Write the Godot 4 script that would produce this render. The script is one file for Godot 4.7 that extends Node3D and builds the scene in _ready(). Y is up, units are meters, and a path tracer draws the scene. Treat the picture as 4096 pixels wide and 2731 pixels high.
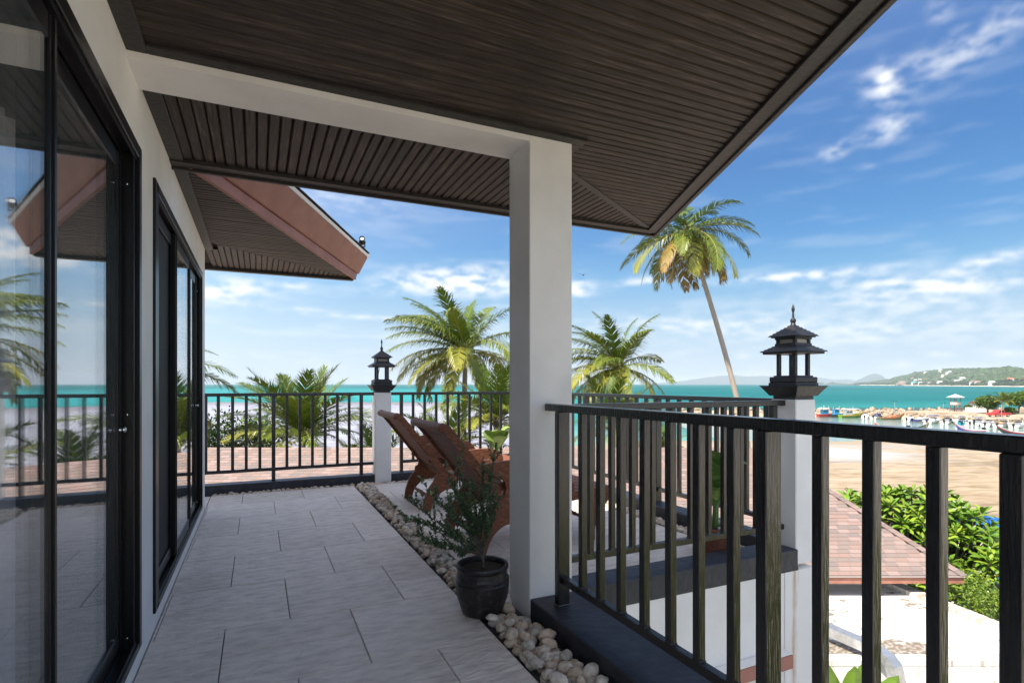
extends Node3D
# A shaded upper balcony above a tropical bay. The balcony's own axes are the world's: -Z runs along the house wall, +X away from it, floor tiles at y = 0.
# The yard, the roofs below and the bay follow a second frame, turned by YAW: ahead(r, d) is r metres to the right and d metres along that frame.

const YAW := 0.43301
const EYE := Vector3(0, 1.25, 0)
var rng := RandomNumberGenerator.new()
var taken := {}
var M := {}

# ---------------------------------------------------------------- mesh builder
class MB:
	var v := PackedVector3Array()
	var n := PackedVector3Array()
	var c := PackedColorArray()
	var col := Color(1, 1, 1)
	var xf := Transform3D()
	var tinted := false

	func _init(with_colour := false):
		tinted = with_colour

	func t(a: Vector3, b: Vector3, d: Vector3):
		a = xf * a
		b = xf * b
		d = xf * d
		var nn := (b - a).cross(d - a).normalized()
		v.append(a); v.append(d); v.append(b)
		n.append(nn); n.append(nn); n.append(nn)
		if tinted:
			c.append(col); c.append(col); c.append(col)

	func ts(a: Vector3, b: Vector3, d: Vector3, na: Vector3, nb: Vector3, nd: Vector3):
		v.append(xf * a); v.append(xf * d); v.append(xf * b)
		n.append((xf.basis * na).normalized()); n.append((xf.basis * nd).normalized()); n.append((xf.basis * nb).normalized())
		if tinted:
			c.append(col); c.append(col); c.append(col)

	func tc(a: Vector3, b: Vector3, d: Vector3, ca: Color, cb: Color, cd: Color):
		t(a, b, d)
		var k := c.size()
		c[k - 3] = ca; c[k - 2] = cd; c[k - 1] = cb

	func q(a: Vector3, b: Vector3, d: Vector3, e: Vector3):
		t(a, b, d)
		t(a, d, e)

	func qo(a: Vector3, b: Vector3, d: Vector3, e: Vector3, out: Vector3):
		if (b - a).cross(d - a).dot(out) < 0.0:
			q(a, e, d, b)
		else:
			q(a, b, d, e)

	func to(a: Vector3, b: Vector3, d: Vector3, out: Vector3):
		if (b - a).cross(d - a).dot(out) < 0.0:
			t(a, d, b)
		else:
			t(a, b, d)

	func box(lo: Vector3, hi: Vector3, k := 0.0):
		var m := (lo + hi) * 0.5
		var h := (hi - lo).abs() * 0.5
		for a in 3:
			var u := (a + 1) % 3
			var w := (a + 2) % 3
			for s in [-1.0, 1.0]:
				var p := []
				for o in [[-1, -1], [1, -1], [1, 1], [-1, 1]]:
					var x := Vector3()
					x[a] = h[a] * s
					x[u] = (h[u] - k) * o[0]
					x[w] = (h[w] - k) * o[1]
					p.append(m + x)
				var out := Vector3()
				out[a] = s
				qo(p[0], p[1], p[2], p[3], out)
				if k > 0.0:
					for s2 in [-1.0, 1.0]:
						var e := []
						for s3 in [-1.0, 1.0]:
							var x1 := Vector3()
							x1[a] = h[a] * s; x1[u] = (h[u] - k) * s2; x1[w] = (h[w] - k) * s3
							var x2 := Vector3()
							x2[a] = (h[a] - k) * s; x2[u] = h[u] * s2; x2[w] = (h[w] - k) * s3
							e.append(m + x1); e.append(m + x2)
						var o2 := Vector3()
						o2[a] = s; o2[u] = s2
						qo(e[0], e[1], e[3], e[2], o2)
		if k > 0.0:
			for sx in [-1.0, 1.0]:
				for sy in [-1.0, 1.0]:
					for sz in [-1.0, 1.0]:
						var sg := Vector3(sx, sy, sz)
						to(m + Vector3(h.x, h.y - k, h.z - k) * sg, m + Vector3(h.x - k, h.y, h.z - k) * sg, m + Vector3(h.x - k, h.y - k, h.z) * sg, sg)

	func bar(a: Vector3, b: Vector3, w: float, h: float, k := 0.0):
		# a square-section member from a to b
		var keep := xf
		var z := (b - a).normalized()
		var up := Vector3.UP if absf(z.y) < 0.98 else Vector3.RIGHT
		var x := up.cross(z).normalized()
		var y := z.cross(x)
		xf = keep * Transform3D(Basis(x, y, z), (a + b) * 0.5)
		var l := (b - a).length() * 0.5
		box(Vector3(-w / 2, -h / 2, -l), Vector3(w / 2, h / 2, l), k)
		xf = keep

	func lathe(p: Array, seg := 20, ellip := 1.0):
		for i in p.size() - 1:
			var r0: float = p[i][0]
			var y0: float = p[i][1]
			var r1: float = p[i + 1][0]
			var y1: float = p[i + 1][1]
			for j in seg:
				var a0 := TAU * j / seg
				var a1 := TAU * (j + 1) / seg
				var c0 := Vector3(cos(a0), 0, sin(a0) * ellip)
				var c1 := Vector3(cos(a1), 0, sin(a1) * ellip)
				var ny := r0 - r1
				var nr := y1 - y0
				var n0 := Vector3(c0.x * nr, ny, c0.z * nr).normalized()
				var n1 := Vector3(c1.x * nr, ny, c1.z * nr).normalized()
				var A := c0 * r0 + Vector3.UP * y0
				var B := c1 * r0 + Vector3.UP * y0
				var C := c1 * r1 + Vector3.UP * y1
				var D := c0 * r1 + Vector3.UP * y1
				if r0 > 1e-5:
					ts(A, C, B, n0, n1, n1)
				if r1 > 1e-5:
					ts(A, D, C, n0, n0, n1)

	func tube(p: PackedVector3Array, r: Array, seg := 8, caps := true):
		var rings := []
		var side := Vector3()
		for i in p.size():
			var d := (p[mini(i + 1, p.size() - 1)] - p[maxi(i - 1, 0)]).normalized()
			if i == 0:
				side = d.cross(Vector3.UP if absf(d.y) < 0.9 else Vector3.RIGHT).normalized()
			side = (side - d * side.dot(d)).normalized()
			var b := d.cross(side)
			var ring := []
			for j in seg:
				var a := TAU * j / seg
				ring.append([p[i] + (side * cos(a) + b * sin(a)) * float(r[i]), side * cos(a) + b * sin(a)])
			rings.append(ring)
		for i in p.size() - 1:
			for j in seg:
				var k := (j + 1) % seg
				var A = rings[i][j]
				var B = rings[i][k]
				var C = rings[i + 1][k]
				var D = rings[i + 1][j]
				ts(A[0], B[0], C[0], A[1], B[1], C[1])
				ts(A[0], C[0], D[0], A[1], C[1], D[1])
		if caps:
			for j in range(1, seg - 1):
				t(rings[0][0][0], rings[0][j + 1][0], rings[0][j][0])
				var e: int = p.size() - 1
				t(rings[e][0][0], rings[e][j][0], rings[e][j + 1][0])

	func prism(poly: PackedVector2Array, z0: float, z1: float):
		# outline in x, y, drawn out along z
		if Geometry2D.is_polygon_clockwise(poly):
			poly = poly.duplicate()
			poly.reverse()
		var tri := Geometry2D.triangulate_polygon(poly)
		for i in range(0, tri.size(), 3):
			var a := poly[tri[i]]
			var b := poly[tri[i + 1]]
			var d := poly[tri[i + 2]]
			to(Vector3(a.x, a.y, z1), Vector3(b.x, b.y, z1), Vector3(d.x, d.y, z1), Vector3(0, 0, 1))
			to(Vector3(a.x, a.y, z0), Vector3(b.x, b.y, z0), Vector3(d.x, d.y, z0), Vector3(0, 0, -1))
		for i in poly.size():
			var a := poly[i]
			var b := poly[(i + 1) % poly.size()]
			q(Vector3(a.x, a.y, z0), Vector3(b.x, b.y, z0), Vector3(b.x, b.y, z1), Vector3(a.x, a.y, z1))

	func slab(poly: PackedVector2Array, y0: float, y1: float):
		# outline in x, z, between two heights
		var keep := xf
		xf = keep * Transform3D(Basis(Vector3(1, 0, 0), Vector3(0, 0, 1), Vector3(0, -1, 0)), Vector3())
		prism(poly, -y1, -y0)
		xf = keep

	func done() -> ArrayMesh:
		var a := []
		a.resize(Mesh.ARRAY_MAX)
		a[Mesh.ARRAY_VERTEX] = v
		a[Mesh.ARRAY_NORMAL] = n
		if tinted:
			a[Mesh.ARRAY_COLOR] = c
		var m := ArrayMesh.new()
		m.add_surface_from_arrays(Mesh.PRIMITIVE_TRIANGLES, a)
		return m

# ---------------------------------------------------------------- naming, placing
func numbered(called: String, parent: Node) -> String:
	var key := str(parent.get_instance_id()) + called
	if not taken.has(key):
		taken[key] = 0
		return called
	taken[key] += 1
	return "%s_%03d" % [called, taken[key]]

func thing(called: String, label: String, category: String, at := Vector3.ZERO, turn := 0.0, group := "") -> Node3D:
	var o := Node3D.new()
	o.name = numbered(called, self)
	add_child(o, true)
	o.position = at
	o.rotation.y = turn
	o.set_meta("label", label)
	o.set_meta("category", category)
	if group != "":
		o.set_meta("group", group)
	return o

func part(called: String, mesh: Mesh, mat: Material, parent: Node, at := Vector3.ZERO, basis := Basis()) -> MeshInstance3D:
	var o := MeshInstance3D.new()
	o.name = numbered(called, parent)
	o.mesh = mesh
	o.material_override = mat
	o.transform = Transform3D(basis, at)
	parent.add_child(o, true)
	return o

func ground(called: String, mesh: Mesh, mat: Material, kind := "structure", parent: Node = self) -> MeshInstance3D:
	var o := part(called, mesh, mat, parent)
	o.set_meta("kind", kind)
	return o

func solid(called: String, mesh: Mesh, mat: Material, label: String, category: String, at := Vector3.ZERO, group := "") -> MeshInstance3D:
	var o := part(called, mesh, mat, self, at)
	o.set_meta("label", label)
	o.set_meta("category", category)
	if group != "":
		o.set_meta("group", group)
	return o

func again(o: Node3D, label: String, at: Vector3, turn: float, size := 1.0) -> Node3D:
	var r: Node3D = o.duplicate()
	r.name = numbered(str(o.name).rstrip("0123456789").rstrip("_"), self)
	add_child(r, true)
	r.position = at
	r.rotation = Vector3(0, turn, 0)
	r.scale = Vector3.ONE * size
	r.set_meta("label", label)
	return r

func ahead(r: float, d: float, y := 0.0) -> Vector3:
	return Vector3(r * cos(YAW) + d * sin(YAW), y, r * sin(YAW) - d * cos(YAW))

func bearing(u: float, d: float, y := 0.0) -> Vector3:
	# u: a bearing given as in a 4096-wide picture with a 2200 focal length
	return ahead((u - 2048.0) / 2200.0 * d, d, y)

func yard() -> Transform3D:
	return Transform3D(Basis(Vector3.UP, -YAW), Vector3.ZERO)   # local x = r, local -z = d

# ---------------------------------------------------------------- materials
func lin(r: float, g: float, b: float) -> Color:
	return Color(r, g, b).linear_to_srgb()

func plain(colour: Color, rough := 0.7, spec := 0.5, metal := 0.0) -> StandardMaterial3D:
	var m := StandardMaterial3D.new()
	m.albedo_color = colour
	m.roughness = rough
	m.metallic_specular = spec
	m.metallic = metal
	m.cull_mode = BaseMaterial3D.CULL_DISABLED
	return m

func tinted(rough := 0.7, spec := 0.3) -> StandardMaterial3D:
	var m := plain(Color.WHITE, rough, spec)
	m.vertex_color_use_as_albedo = true
	return m

func noise(seed_: int, freq: float, oct := 4, kind := FastNoiseLite.TYPE_SIMPLEX_SMOOTH) -> FastNoiseLite:
	var f := FastNoiseLite.new()
	f.seed = seed_
	f.noise_type = kind
	f.frequency = freq
	f.fractal_octaves = oct
	return f

func grain(seed_: int, freq: float, stops: Array, oct := 5, size := 512, kind := FastNoiseLite.TYPE_SIMPLEX_SMOOTH) -> NoiseTexture2D:
	var x := NoiseTexture2D.new()
	x.width = size
	x.height = size
	x.seamless = true
	x.noise = noise(seed_, freq, oct, kind)
	if stops.size() > 0:
		var g := Gradient.new()
		var off := PackedFloat32Array()
		var cs := PackedColorArray()
		for s in stops:
			off.append(s[0])
			cs.append(s[1])
		g.offsets = off
		g.colors = cs
		x.color_ramp = g
	return x

func textured(tex: Texture2D, scale: Vector3, rough := 0.7, spec := 0.5, bump: Texture2D = null, cm := 0.0, world := true) -> StandardMaterial3D:
	var m := plain(Color.WHITE, rough, spec)
	m.albedo_texture = tex
	m.uv1_triplanar = true
	m.uv1_world_triplanar = world
	m.uv1_scale = scale
	m.uv1_triplanar_sharpness = 4.0
	if bump:
		m.heightmap_enabled = true
		m.heightmap_texture = bump
		m.heightmap_scale = cm
	return m

func leafy(colour: Color, through := 0.35, rough := 0.45, tint := true) -> StandardMaterial3D:
	var m := plain(colour, rough, 0.4)
	m.vertex_color_use_as_albedo = tint
	m.backlight_enabled = true
	m.backlight = Color(through, through, through * 0.55)
	return m

func materials():
	var fine := grain(11, 0.02, [], 5, 512)
	var streak := grain(12, 0.012, [], 6, 512)
	M.wall = textured(grain(1, 0.008, [[0.0, lin(0.77, 0.75, 0.715)], [0.5, lin(0.83, 0.81, 0.775)], [1.0, lin(0.86, 0.845, 0.81)]]), Vector3(0.5, 0.5, 0.5), 0.7, 0.4, fine, 0.25)
	var cf := noise(14, 0.009, 5)
	cf.fractal_type = FastNoiseLite.FRACTAL_RIDGED
	var cracks := grain(14, 0.009, [[0.0, Color(0, 0, 0)], [0.55, Color(0.12, 0.12, 0.12)], [1.0, Color(1, 1, 1)]], 5)
	cracks.noise = cf
	M.tile = []
	for k in 4:
		var b: float = [0.0, 0.02, -0.035, 0.035][k]
		M.tile.append(textured(grain(20 + k, 0.01, [[0.0, lin(0.55 + b, 0.485 + b, 0.42 + b)], [0.42, lin(0.69 + b, 0.615 + b, 0.535 + b)], [0.6, lin(0.74 + b, 0.66 + b, 0.575 + b)], [1.0, lin(0.80 + b, 0.725 + b, 0.635 + b)]], 6), Vector3(1.1, 1.0, 3.0), 0.5, 0.45, cracks, 0.55))
	M.grout = textured(grain(5, 0.03, [[0.0, lin(0.05, 0.05, 0.05)], [1.0, lin(0.13, 0.125, 0.12)]]), Vector3.ONE * 3.0, 0.95, 0.2, fine, 0.5)
	M.kerb = textured(grain(6, 0.01, [[0.0, lin(0.016, 0.018, 0.024)], [0.5, lin(0.026, 0.029, 0.038)], [1.0, lin(0.044, 0.048, 0.06)]], 6), Vector3.ONE * 1.5, 0.5, 0.5, fine, 0.25)
	M.black = textured(grain(7, 0.012, [[0.0, lin(0.006, 0.0055, 0.005)], [0.55, lin(0.011, 0.0105, 0.010)], [1.0, lin(0.026, 0.023, 0.02)]], 5), Vector3(9, 0.8, 9), 0.24, 0.52, grain(13, 0.02, [], 4), 0.16)
	M.black.clearcoat_enabled = true
	M.black.clearcoat = 0.35
	M.black.clearcoat_roughness = 0.2
	M.frame = plain(lin(0.008, 0.008, 0.0085), 0.35, 0.38)
	M.lantern = textured(grain(8, 0.02, [[0.0, lin(0.010, 0.011, 0.014)], [0.6, lin(0.02, 0.021, 0.025)], [1.0, lin(0.05, 0.05, 0.052)]], 5), Vector3.ONE * 3.0, 0.45, 0.5, fine, 0.2)
	M.panel = plain(lin(0.42, 0.39, 0.33), 0.6)
	M.soffit = []
	for k in 4:
		var b2: float = [1.0, 0.8, 1.2, 0.9][k]
		M.soffit.append(textured(grain(30 + k, 0.014, [[0.0, lin(0.020 * b2, 0.0135 * b2, 0.009 * b2)], [0.5, lin(0.032 * b2, 0.022 * b2, 0.0155 * b2)], [0.7, lin(0.05 * b2, 0.036 * b2, 0.026 * b2)], [1.0, lin(0.115 * b2, 0.09 * b2, 0.07 * b2)]], 6), Vector3(0.5, 6, 6), 0.5, 0.38, streak, 0.2, false))
	M.trim = textured(grain(35, 0.014, [[0.0, lin(0.012, 0.010, 0.009)], [1.0, lin(0.032, 0.027, 0.023)]], 5), Vector3(3, 3, 3), 0.5, 0.5, fine, 0.15)
	M.red = textured(grain(36, 0.01, [[0.0, lin(0.26, 0.115, 0.082)], [1.0, lin(0.35, 0.165, 0.12)]], 5), Vector3.ONE * 0.8, 0.55, 0.4)
	M.teak = textured(grain(37, 0.012, [[0.0, lin(0.13, 0.050, 0.027)], [0.45, lin(0.20, 0.078, 0.042)], [0.7, lin(0.25, 0.103, 0.057)], [1.0, lin(0.31, 0.145, 0.085)]], 6), Vector3(2, 9, 9), 0.55, 0.35, streak, 0.12, false)
	M.pot = textured(grain(38, 0.02, [[0.0, lin(0.012, 0.011, 0.011)], [0.62, lin(0.022, 0.019, 0.018)], [0.8, lin(0.04, 0.036, 0.034)], [1.0, lin(0.12, 0.11, 0.105)]], 6), Vector3.ONE * 2.5, 0.42, 0.5, fine, 0.2)
	M.terracotta = textured(grain(39, 0.02, [[0.0, lin(0.13, 0.045, 0.028)], [1.0, lin(0.24, 0.09, 0.055)]]), Vector3.ONE * 3.0, 0.75)
	M.soil = textured(grain(40, 0.06, [[0.0, lin(0.03, 0.024, 0.017)], [0.6, lin(0.11, 0.09, 0.065)], [1.0, lin(0.3, 0.26, 0.2)]], 5), Vector3.ONE * 5.0, 0.95, 0.2, grain(41, 0.06, [], 4), 1.6)
	M.shingle = textured(grain(42, 0.09, [[0.0, lin(0.62, 0.60, 0.58)], [0.5, lin(0.8, 0.79, 0.78)], [1.0, lin(1, 1, 1)]], 3), Vector3.ONE * 2.2, 0.7, 0.5)
	M.shingle.vertex_color_use_as_albedo = true
	M.felt = plain(lin(0.05, 0.04, 0.036), 0.95, 0.2)
	M.pebble = []
	var pits := grain(43, 0.035, [], 5, 256)
	for k in 5:
		var p: Array = [[0.66, 0.57, 0.46], [0.74, 0.67, 0.57], [0.60, 0.49, 0.37], [0.56, 0.51, 0.44], [0.68, 0.54, 0.41]][k]
		M.pebble.append(textured(grain(50 + k, 0.025, [[0.0, lin(p[0] * 0.4, p[1] * 0.37, p[2] * 0.34)], [0.3, lin(p[0] * 0.85, p[1] * 0.84, p[2] * 0.82)], [0.6, lin(p[0], p[1], p[2])], [1.0, lin(p[0] * 1.2, p[1] * 1.2, p[2] * 1.22)]], 5, 256), Vector3.ONE * 4.0, 0.72, 0.4, pits, 0.25, true))
	M.glass = plain(Color(0.75, 0.85, 0.86, 0.02), 0.015, 0.5)
	M.glass.transparency = BaseMaterial3D.TRANSPARENCY_ALPHA
	M.curtain = textured(grain(60, 0.05, [[0.0, lin(0.55, 0.56, 0.60)], [1.0, lin(0.70, 0.71, 0.74)]], 3, 256), Vector3(6, 2, 6), 0.9, 0.2)
	M.curtain.backlight_enabled = true
	M.curtain.backlight = Color(0.5, 0.5, 0.5)
	M.room = plain(lin(0.16, 0.155, 0.15), 0.8)
	M.metal = textured(grain(61, 0.01, [[0.0, lin(0.42, 0.44, 0.46)], [1.0, lin(0.58, 0.60, 0.62)]], 5), Vector3.ONE * 1.5, 0.38, 0.5)
	M.metal.metallic = 0.75
	M.chrome = plain(lin(0.6, 0.62, 0.65), 0.2, 0.5, 0.9)
	M.white = plain(lin(0.74, 0.74, 0.73), 0.45)
	M.frond = leafy(Color.WHITE, 0.5, 0.38)
	M.leaf = leafy(Color.WHITE, 0.35, 0.35)
	M.rachis = plain(lin(0.30, 0.27, 0.06), 0.5)
	M.trunk = textured(grain(62, 0.02, [[0.0, lin(0.17, 0.14, 0.115)], [0.5, lin(0.36, 0.305, 0.255)], [1.0, lin(0.52, 0.46, 0.40)]], 5), Vector3(1.2, 4.0, 1.2), 0.85, 0.3, fine, 1.0)
	M.bark = textured(grain(63, 0.02, [[0.0, lin(0.07, 0.06, 0.05)], [1.0, lin(0.22, 0.19, 0.16)]], 5), Vector3.ONE * 2.0, 0.85, 0.3)
	M.coconut = plain(lin(0.17, 0.19, 0.035), 0.45)
	M.rock = textured(grain(64, 0.015, [[0.0, lin(0.15, 0.115, 0.08)], [0.5, lin(0.34, 0.28, 0.21)], [1.0, lin(0.50, 0.43, 0.34)]], 6), Vector3.ONE * 0.35, 0.9, 0.2, fine, 8.0)
	M.ground = tinted(0.95, 0.2)
	M.sea = tinted(0.42, 0.13)
	var wave := grain(65, 0.02, [], 5)
	M.sea.uv1_triplanar = true
	M.sea.uv1_world_triplanar = true
	M.sea.uv1_scale = Vector3(0.006, 0.02, 0.02)
	M.sea.albedo_texture = grain(66, 0.012, [[0.0, lin(0.62, 0.66, 0.68)], [0.5, lin(0.86, 0.87, 0.88)], [0.8, lin(1, 1, 1)], [1.0, lin(1, 1, 1)]], 6, 1024)
	M.sea.heightmap_enabled = true
	M.sea.heightmap_texture = wave
	M.sea.heightmap_scale = 25.0
	M.harbour = plain(lin(0.20, 0.30, 0.255), 0.07, 0.5)
	M.harbour.uv1_triplanar = true
	M.harbour.uv1_world_triplanar = true
	M.harbour.uv1_scale = Vector3(0.22, 0.22, 0.22)
	M.harbour.heightmap_enabled = true
	M.harbour.heightmap_texture = wave
	M.harbour.heightmap_scale = 2.0
	M.pool = plain(lin(0.01, 0.34, 0.42), 0.12)
	M.pool.uv1_triplanar = true
	M.pool.uv1_world_triplanar = true
	M.pool.heightmap_enabled = true
	M.pool.heightmap_texture = wave
	M.pool.heightmap_scale = 4.0
	M.stained = tinted(0.85, 0.25)
	M.tarp = plain(lin(0.004, 0.12, 0.62), 0.5)
	M.hill = tinted(0.95, 0.1)

# ---------------------------------------------------------------- camera, sky, sun
func camera_and_light():
	var cam := Camera3D.new()
	cam.name = "camera"
	cam.position = EYE
	cam.rotation.y = -YAW
	cam.keep_aspect = Camera3D.KEEP_HEIGHT
	cam.set_frustum(2729.5 / 2200.0 * 0.05, Vector2(0, 170.0 / 2200.0 * 0.05), 0.05, 30000.0)
	add_child(cam)
	var sun := DirectionalLight3D.new()
	sun.name = "sun"
	sun.light_color = Color(1.0, 0.955, 0.88)
	sun.light_energy = 1.3
	sun.light_angular_distance = 0.5
	sun.shadow_enabled = true
	add_child(sun)
	sun.look_at_from_position(Vector3(-0.78, 1.0, 0.22), Vector3.ZERO, Vector3.UP)
	var env := Environment.new()
	env.background_mode = Environment.BG_SKY
	env.tonemap_mode = Environment.TONE_MAPPER_LINEAR
	env.tonemap_exposure = 2.35
	env.sdfgi_enabled = true
	env.ssao_enabled = true
	env.ssil_enabled = true
	env.fog_enabled = true
	env.fog_density = 0.00008
	env.fog_light_color = Color(0.87, 0.935, 1.0)
	var sky := Sky.new()
	var pano := PanoramaSkyMaterial.new()
	pano.panorama = ImageTexture.create_from_image(paint_sky())
	pano.energy_multiplier = 1.0
	sky.sky_material = pano
	env.sky = sky
	var we := WorldEnvironment.new()
	we.name = "sky"
	we.environment = env
	add_child(we)

func paint_sky() -> Image:
	var w := 2048
	var h := 1024
	var stops = [[0.0, Vector3(0.3186, 0.3717, 0.4071)], [5.0, Vector3(0.2213, 0.3098, 0.3850)], [10.0, Vector3(0.0951, 0.2169, 0.3540)], [14.0, Vector3(0.0465, 0.1483, 0.3098)], [20.0, Vector3(0.0266, 0.1018, 0.2545)], [28.0, Vector3(0.0168, 0.0774, 0.2213)], [45.0, Vector3(0.0089, 0.0575, 0.1947)], [90.0, Vector3(0.0066, 0.0465, 0.1637)]]
	# clouds: bearing (degrees from the view's middle), height, half-lengths, tilt, strength; drawn as wind-torn wisps
	var clouds := []
	for k in [[3535, 345, 75, 55, 50, 0.85], [3600, 270, 130, 34, -8, 0.42], [3830, 215, 230, 62, -24, 0.40], [3990, 130, 190, 60, -20, 0.3], [3760, 45, 46, 34, 55, 0.5], [3560, 512, 95, 42, -14, 0.8], [3345, 600, 55, 28, -10, 0.75], [3470, 668, 40, 12, 5, 0.3],
		[3200, 1102, 330, 15, 0, 1.0], [3720, 1140, 430, 36, 5, 1.15], [3970, 1040, 220, 26, -12, 0.9], [3560, 1205, 420, 30, 6, 0.55], [3500, 1320, 800, 60, 1, 0.6], [2760, 1290, 420, 40, 0, 0.5],
		[890, 1165, 190, 46, -10, 1.25], [1180, 1141, 55, 12, 0, 0.8], [1830, 1140, 260, 42, 0, 1.35], [1880, 1078, 260, 26, -4, 0.5], [1180, 1236, 150, 10, 1, 0.7], [1500, 1271, 260, 8, 1, 0.75], [2570, 1122, 130, 14, -4, 0.8], [2300, 1150, 60, 42, 0, 1.0],
		[3620, 1452, 32, 13, 0, 0.8], [3770, 1414, 46, 10, 0, 0.8], [4035, 1417, 50, 13, 0, 0.9], [2965, 1424, 28, 11, 0, 0.7], [2750, 1448, 24, 8, 0, 0.6], [3330, 1428, 36, 9, 0, 0.5], [2600, 1464, 50, 9, 0, 0.5], [1350, 780, 260, 60, 10, 0.35]]:
		var a := atan((k[0] - 2048.0) / 2200.0)
		var e := atan((1535.5 - k[1]) / 2200.0 * cos(a))
		clouds.append([rad_to_deg(a), rad_to_deg(e), k[2] / 38.4 * cos(a) * cos(a), k[3] / 38.4 * cos(a), deg_to_rad(float(k[4])), float(k[5])])
	var sunward := Vector3(-0.78, 1.0, 0.22).normalized()
	var torn := noise(101, 0.9, 5)
	var wisp := noise(102, 0.55, 5)
	var data := PackedFloat32Array()
	data.resize(w * h * 3)
	for y in h / 2 + 8:
		var e := 90.0 - (y + 0.5) * 180.0 / h
		var ee := maxf(e, 0.0)
		var i := 0
		while i < stops.size() - 2 and ee > stops[i + 1][0]:
			i += 1
		var base: Vector3 = stops[i][1].lerp(stops[i + 1][1], clampf((ee - stops[i][0]) / (stops[i + 1][0] - stops[i][0]), 0.0, 1.0))
		var near := []
		for k in clouds:
			if absf(k[1] - e) < 3.0 * (k[3] + k[2] * absf(sin(k[4]))) + 0.6:
				near.append(k)
		var low := exp(-ee / 7.0)
		for x in w:
			var az := (x + 0.5) * 360.0 / w
			var a := az - 24.81
			a -= 360.0 * roundf(a / 360.0)
			var ce := cos(deg_to_rad(e))
			var gamma := acos(clampf(sunward.dot(Vector3(sin(deg_to_rad(az)) * ce, sin(deg_to_rad(e)), -cos(deg_to_rad(az)) * ce)), -1.0, 1.0))
			# sunlit haze: the half of the sky toward the sun is whiter and brighter, as its left-hand edge in view shows
			var veil := 0.36 / (1.0 + exp((rad_to_deg(gamma) - 82.0) / 7.0)) + 0.9 * exp(-gamma * 4.0)
			var c: Vector3 = base + Vector3(1.0, 0.965, 0.92) * veil
			var s := 0.0
			if absf(a) < 56.0:
				for k in near:
					var dx: float = a - k[0]
					var dy: float = e - k[1]
					var px: float = (dx * cos(k[4]) - dy * sin(k[4])) / k[2]
					var py: float = (dx * sin(k[4]) + dy * cos(k[4])) / k[3]
					var dd := px * px + py * py
					if dd < 8.0:
						s += k[5] * exp(-dd * 0.9)
				if s > 0.01:
					var f := torn.get_noise_2d(a * 0.40, e * 1.1) + 0.22 * torn.get_noise_2d(a * 2.4 + 40.0, e * 4.5)
					s *= smoothstep(-0.62, 0.62, f + (s - 0.6) * 0.3)
			var thin := wisp.get_noise_2d(a * 0.16 + (7.0 if absf(a) < 56.0 else 0.0), e * 0.95)
			var much := (0.32 * low + 0.06) if absf(a) < 56.0 else 0.6 * exp(-absf(ee - 14.0) / 14.0)
			s += much * smoothstep(0.0, 0.55, thin)
			c = c.lerp(Vector3(0.48, 0.49, 0.50), clampf(s, 0.0, 0.94))
			var o := (y * w + x) * 3
			data[o] = c.x
			data[o + 1] = c.y
			data[o + 2] = c.z
	for y in range(h / 2 + 8, h):
		for x in w:
			var o := (y * w + x) * 3
			data[o] = 0.16
			data[o + 1] = 0.26
			data[o + 2] = 0.27
	return Image.create_from_data(w, h, false, Image.FORMAT_RGBF, data.to_byte_array())

# ---------------------------------------------------------------- the house: walls, doors, beam, column, roofs
const WX := -0.48
const TOP := 2.6
const EAVE := Vector2(3.23, -3.93)      # corner of the wide eave, x and z
const SLANT := -0.4498                  # how the slanted eave runs, x per z

func plank(b: MB, p0: Vector2, p1: Vector2, p2: Vector2, p3: Vector2, y: float, ch: float):
	# one lining board seen from below: long edges p0-p1 and p3-p2, with eased edges
	var gap := 0.0016
	var s0 := (p3 - p0).normalized() * gap
	var s1 := (p2 - p1).normalized() * gap
	p0 += s0
	p3 -= s0
	p1 += s1
	p2 -= s1
	var w0 := (p3 - p0).normalized() * ch
	var w1 := (p2 - p1).normalized() * ch
	var a := Vector3(p0.x + w0.x, y, p0.y + w0.y)
	var c := Vector3(p1.x + w1.x, y, p1.y + w1.y)
	var d := Vector3(p2.x - w1.x, y, p2.y - w1.y)
	var e := Vector3(p3.x - w0.x, y, p3.y - w0.y)
	b.qo(a, c, d, e, Vector3.DOWN)
	var k := ch * 1.25
	b.qo(Vector3(p0.x, y + k, p0.y), Vector3(p1.x, y + k, p1.y), c, a, Vector3.DOWN)
	b.qo(Vector3(p3.x, y + k, p3.y), Vector3(p2.x, y + k, p2.y), d, e, Vector3.DOWN)

func lining_board(roof: Node, p0: Vector2, p1: Vector2, p2: Vector2, p3: Vector2, along_z: bool):
	var b := MB.new()
	plank(b, p0, p1, p2, p3, TOP + rng.randf_range(-0.0015, 0.0015), 0.0075)
	part("lining_board", b.done(), (M.soffit_z if along_z else M.soffit)[rng.randi() % 4], roof)

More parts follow.
